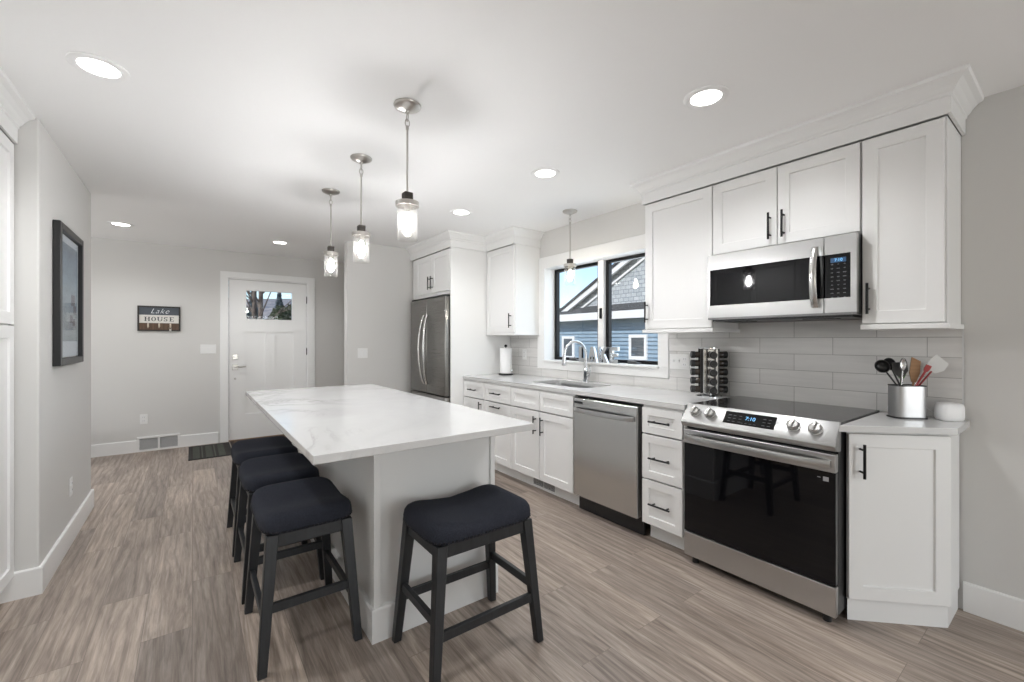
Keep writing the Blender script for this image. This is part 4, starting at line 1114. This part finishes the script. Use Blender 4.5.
# LAKE letters on the window sill
GALV = mat('mirrored_metal_letters', (.62, .65, .68), .12, 1)
for ch, y in (('L', 2.925), ('A', 2.80), ('K', 2.67), ('E', 2.545)):
    t = thing('decor_letter', 'silver block letter %s standing on the window sill' % ch, 'letter', (3.015, y, 1.0925), -90, 'silver letters spelling LAKE')
    def pr(bm, polys, y0, y1):
        for poly in polys:
            a_ = [bm.verts.new((x, y0, z)) for x, z in poly]; b_ = [bm.verts.new((x, y1, z)) for x, z in poly]; n = len(poly)
            bm.faces.new(a_[::-1]); bm.faces.new(b_)
            for i in range(n): bm.faces.new((a_[i], a_[(i + 1) % n], b_[(i + 1) % n], b_[i]))
    h = .145
    LET = {'L': [[(-.048, 0), (.048, 0), (.048, .035), (-.010, .035), (-.010, h), (-.048, h)]],
           'A': [[(-.056, 0), (-.020, 0), (0, .075), (.020, 0), (.056, 0), (.018, h), (-.018, h)], [(-.026, .028), (.026, .028), (.022, .050), (-.022, .050)]],
           'K': [[(-.052, 0), (-.016, 0), (-.016, .05), (.014, 0), (.056, 0), (.012, .077), (.052, h), (.012, h), (-.016, .095), (-.016, h), (-.052, h)]],
           'E': [[(-.048, 0), (.048, 0), (.048, .032), (-.012, .032), (-.012, .058), (.036, .058), (.036, .088), (-.012, .088), (-.012, h - .032), (.048, h - .032), (.048, h), (-.048, h)]]}[ch]
    quick('letter_face', lambda b: pr(b, LET, -.012, .012), GALV, t)

# low bench whose end shows past the left wall
t = thing('hall_bench', 'dark grey bench end just visible past the left wall corner', 'bench', (-1.35, 6.28, 0))
quick('seat_top', lambda b: box(b, -.44, .44, -.17, .17, .345, .385, .006, 2), mat('bench_grey', (.12, .12, .12), .6), t)
for sx in (-1, 1):
    for sy in (-1, 1): quick('leg', lambda b: box(b, sx * .40 - .018, sx * .40 + .018, sy * .13 - .018, sy * .13 + .018, 0, .345), mat('bench_leg', (.2, .2, .2), .5), t)

# ------------------------------------------------------------------ outdoors: house next door
SID = mat('blue_lap_siding', (.2, .3, .4), .7)
L(SID, ramp(SID, noise(SID, coords(SID, (1, .8, 6)), 3, 4), [(.3, (.19, .28, .37)), (.7, (.27, .37, .46))]), B(SID).inputs['Base Color'])
SHG = mat('gable_shingles', (.28, .31, .34), .8)
def shg():
    m = SHG; tc = N(m, 'ShaderNodeTexCoord'); sp = N(m, 'ShaderNodeSeparateXYZ'); L(m, tc.outputs['Object'], sp.inputs[0]); cb = N(m, 'ShaderNodeCombineXYZ'); L(m, sp.outputs[1], cb.inputs[0]); L(m, sp.outputs[2], cb.inputs[1])
    br = N(m, 'ShaderNodeTexBrick'); L(m, cb.outputs[0], br.inputs[0]); br.inputs['Scale'].default_value = 1; br.inputs['Brick Width'].default_value = .22; br.inputs['Row Height'].default_value = .14; br.inputs['Mortar Size'].default_value = .012
    br.inputs['Color1'].default_value = (.36, .39, .41, 1); br.inputs['Color2'].default_value = (.52, .54, .55, 1); br.inputs['Mortar'].default_value = (.22, .24, .26, 1)
    L(m, br.outputs[0], B(m).inputs['Base Color'])
shg()
ROOF = mat('dark_roof_shingles', (.045, .047, .05), .9); WT = mat('white_exterior_trim', (.80, .80, .80), .5)
hs = thing('neighbour_house', 'blue sided house with white trim and a shingled gable outside the sink window', 'house', (12, 9.5, -1))
# local: wall plane x=0, y along, z up (ground at 0)
def f(bm):
    n = 24; z = 0
    for i in range(n):
        z0 = i * 3.2 / n; z1 = z0 + 3.2 / n
        vs = [bm.verts.new(p) for p in ((-.05, -6, z0), (-.05, 6.5, z0), (0, 6.5, z1), (0, -6, z1))]; bm.faces.new(vs)
        vs = [bm.verts.new(p) for p in ((-.05, -6, z0), (-.05, 6.5, z0), (0, 6.5, z0), (0, -6, z0))]; bm.faces.new(vs)
    box(bm, .0, 5, -6, 6.5, 0, 3.2)
quick('lap_siding', f, SID, hs)
# gable apex at local y=-1.2 ; rake from (y=3.32,z=3.31) slope .52
AP = -2.1; Zb = 3.31; sl_ = .52; apz = Zb + (3.32 - AP) * sl_; yl = 2 * AP - 3.32
quick('gable_wall', lambda b: pr3(b, [(3.32, Zb), (AP, apz), (yl, Zb)], .15, .4), SHG, hs) if False else None
def pr3(bm, poly, x0, x1):
    a_ = [bm.verts.new((x0, y, z)) for y, z in poly]; b_ = [bm.verts.new((x1, y, z)) for y, z in poly]; n = len(poly)
    bm.faces.new(a_[::-1]); bm.faces.new(b_)
    for i in range(n): bm.faces.new((a_[i], a_[(i + 1) % n], b_[(i + 1) % n], b_[i]))
quick('gable_wall', lambda b: pr3(b, [(3.4, Zb), (AP, apz + .08), (yl - .1, Zb)], .12, .5), SHG, hs)
def rk(d, w_, x0, x1):
    def f(bm):
        pr3(bm, [(3.5, Zb - .09 - d), (3.5, Zb - .09 - d + w_), (AP, apz - d + w_), (AP, apz - d)], x0, x1)
        pr3(bm, [(yl - .2, Zb - .09 - d), (yl - .2, Zb - .09 - d + w_), (AP, apz - d + w_), (AP, apz - d)], x0, x1)
    return f
quick('rake_board', rk(.12, .20, -.15, -.05), WT, hs); quick('inner_rake_board', rk(.36, .08, .05, .12), WT, hs)
quick('gable_roof', rk(-.08, .10, -.2, 5), ROOF, hs)
def f(bm): pr3(bm, [(4.6, 2.95), (4.6, 3.1), (-1.0, 6.3), (-1.0, 6.15)], 3.0, 7)
quick('rear_roof', f, ROOF, hs)
def f(bm):   # skirt roof under the gable
    vs = [bm.verts.new(p) for p in ((-.45, -6.2, 3.27), (-.45, 6.7, 3.27), (.2, 6.7, 3.62), (.2, -6.2, 3.62))]; bm.faces.new(vs)
    vs = [bm.verts.new(p) for p in ((-.45, -6.2, 3.25), (-.45, 6.7, 3.25), (.2, 6.7, 3.25), (.2, -6.2, 3.25))]; bm.faces.new(vs)
quick('skirt_roof', f, ROOF, hs)
quick('fascia', lambda b: box(b, -.50, -.42, -6.2, 6.7, 3.02, 3.28), WT, hs)
quick('soffit', lambda b: box(b, -.42, .0, -6.2, 6.7, 3.05, 3.09), WT, hs)
for y, zz, hw, hh in ((2.90, 2.02, .34, .43), (-.42, 2.08, .36, .40)):
    fr = quick('house_window', lambda b: [box(b, -.09, .01, a, c, d_, e_) for a, c, d_, e_ in ((y - hw, y - hw + .1, zz - hh + .08, zz + hh - .1), (y + hw - .1, y + hw, zz - hh + .08, zz + hh - .1), (y - hw, y + hw, zz - hh - .04, zz - hh + .08), (y - hw, y + hw, zz + hh - .1, zz + hh))], WT, hs)
    quick('pane', lambda b: box(b, -.075, -.065, y - hw + .1, y + hw - .1, zz - hh + .08, zz + hh - .1), mat('dark_pane', (.06, .075, .09), .1), fr)
quick('vent_pipe', lambda b: tube(b, [(4.2, 3.2, 3.6), (4.2, 3.2, 5.0)], .07, 12), mat('pipe', (.1, .1, .1), .6), hs)

# ground and trees beyond the entrance door
bm = BM(); box(bm, -60, 60, 6.9, 120, -1.1, -1.0); box(bm, 3.3, 60, -40, 6.9, -1.1, -1.0); box(bm, -60, 3.3, -40, -5.5, -1.1, -1.0)
GR = mat('winter_lawn', (.16, .14, .09), .9); struct('ground', bm, GR)
bm = BM()
hp = [(-40, 45), (60, 45), (60, 110), (-40, 110)]
n_ = 40; g1 = []
for j in range(12):
    row = []
    for i in range(n_):
        x = -40 + 100 * i / (n_ - 1); y = 42 + 6 * j; z = -1 + 8.4 * math.sin(min(1, j / 8) * PI / 2) + 1.2 * math.sin(x * .15) * (j > 0) + random.uniform(-.3, .3) * (j > 0); row.append(bm.verts.new((x, y, z)))
    g1.append(row)
for a_, b_ in zip(g1, g1[1:]):
    for i in range(n_ - 1): bm.faces.new((a_[i], a_[i + 1], b_[i + 1], b_[i]))
HILL = mat('wooded_hill', (.15, .14, .16), .95); L(HILL, ramp(HILL, noise(HILL, coords(HILL), .6, 6, .7), [(.35, (.10, .13, .16)), (.5, (.22, .21, .22)), (.7, (.36, .33, .31))]), B(HILL).inputs['Base Color'])
struct('hillside', bm, HILL, smooth=60)
def leafm(name, a_, b_):
    m = mat(name, a_, .9); L(m, ramp(m, noise(m, coords(m), 4, 4, .7), [(.35, a_), (.65, b_)]), B(m).inputs['Base Color']); return m
LF = [leafm('evergreen_leaves', (.02, .035, .02), (.08, .10, .055)), leafm('bare_twigs', (.09, .075, .07), (.22, .185, .17)), leafm('blue_conifer', (.05, .075, .09), (.12, .155, .18))]
BARK = leafm('bark', (.06, .045, .04), (.16, .13, .11))
def tree(x, y, h, r, kind, label, zb=-1.0):
    t = thing({0: 'evergreen_tree', 1: 'bare_tree', 2: 'conifer_tree'}[kind], label, 'tree', (x, y, zb), 0, 'trees seen through the door window')
    quick('trunk', lambda b: tube(b, [(0, 0, 0), (.05, 0, h * .5), (0, 0, h * .93)], .1, 8, rs=[h * .012, h * .008, h * .002]), BARK, t, 60)
    rnd = random.Random(int(x * 100 + y * 7)); bm = BM()
    if kind == 1:
        for i in range(26):
            z0 = h * rnd.uniform(.25, .9); a_ = rnd.uniform(0, 2 * PI); ln = h * .35 * (1.1 - z0 / h) + .5; p = Vector((0, 0, z0)); d = Vector((math.cos(a_), math.sin(a_), 1.1)).normalized()
            q = p + d * ln * .5; e = q + (d + Vector((rnd.uniform(-.4, .4), rnd.uniform(-.4, .4), .3))).normalized() * ln * .5
            tube(bm, [p, q, e], .03, 5, rs=[h * .0035, h * .002, h * .001])
            for k in range(4):
                s = p.lerp(e, rnd.uniform(.3, .95)); tw = s + Vector((rnd.uniform(-1, 1), rnd.uniform(-1, 1), rnd.uniform(.2, 1))).normalized() * ln * .3
                tube(bm, [s, tw], .01, 4, rs=[h * .0012, h * .0006])
        obj('branches', bm, BARK, t)
    else:
        for i in range(900):
            u = rnd.random() ** .7; z = h * (.12 + .88 * u); rr = r * ((1 - u) if kind == 2 else math.sin(PI * min(1, .15 + .8 * u)))
            a_ = rnd.uniform(0, 2 * PI); q = rr * rnd.uniform(.5, 1.05); c = Vector((q * math.cos(a_), q * math.sin(a_), z)); s = r * .13
            v = [bm.verts.new(c + Vector((rnd.uniform(-s, s), rnd.uniform(-s, s), rnd.uniform(-s, s)))) for _ in range(4)]
            bm.faces.new(v[:3]); bm.faces.new((v[0], v[2], v[3]))
        obj('foliage', bm, LF[0 if kind == 0 else 2], t)
tree(1.85, 19, 9, 1, 1, 'bare thin tree at the left edge of the door window')
tree(2.62, 24, 11, 1, 1, 'bare forked tree just right of the leftmost one outside the door')
tree(4.4, 30, 4.3, 1.3, 0, 'round dark evergreen at the lower middle of the door window')
tree(6.4, 38, 5.0, 1.5, 0, 'round dark evergreen at the lower right of the door window')
tree(4.1, 42, 6.3, 1.3, 2, 'blue grey conifer standing on the left behind the evergreens')
tree(6.9, 48, 7.0, 1.4, 2, 'blue grey conifer standing in the middle behind the evergreens')
tree(10.3, 52, 7.6, 1.6, 2, 'blue grey conifer standing on the right behind the evergreens')
tree(8.6, 30, 6.5, 1, 1, 'bare twiggy tree beyond the right edge of the door window')
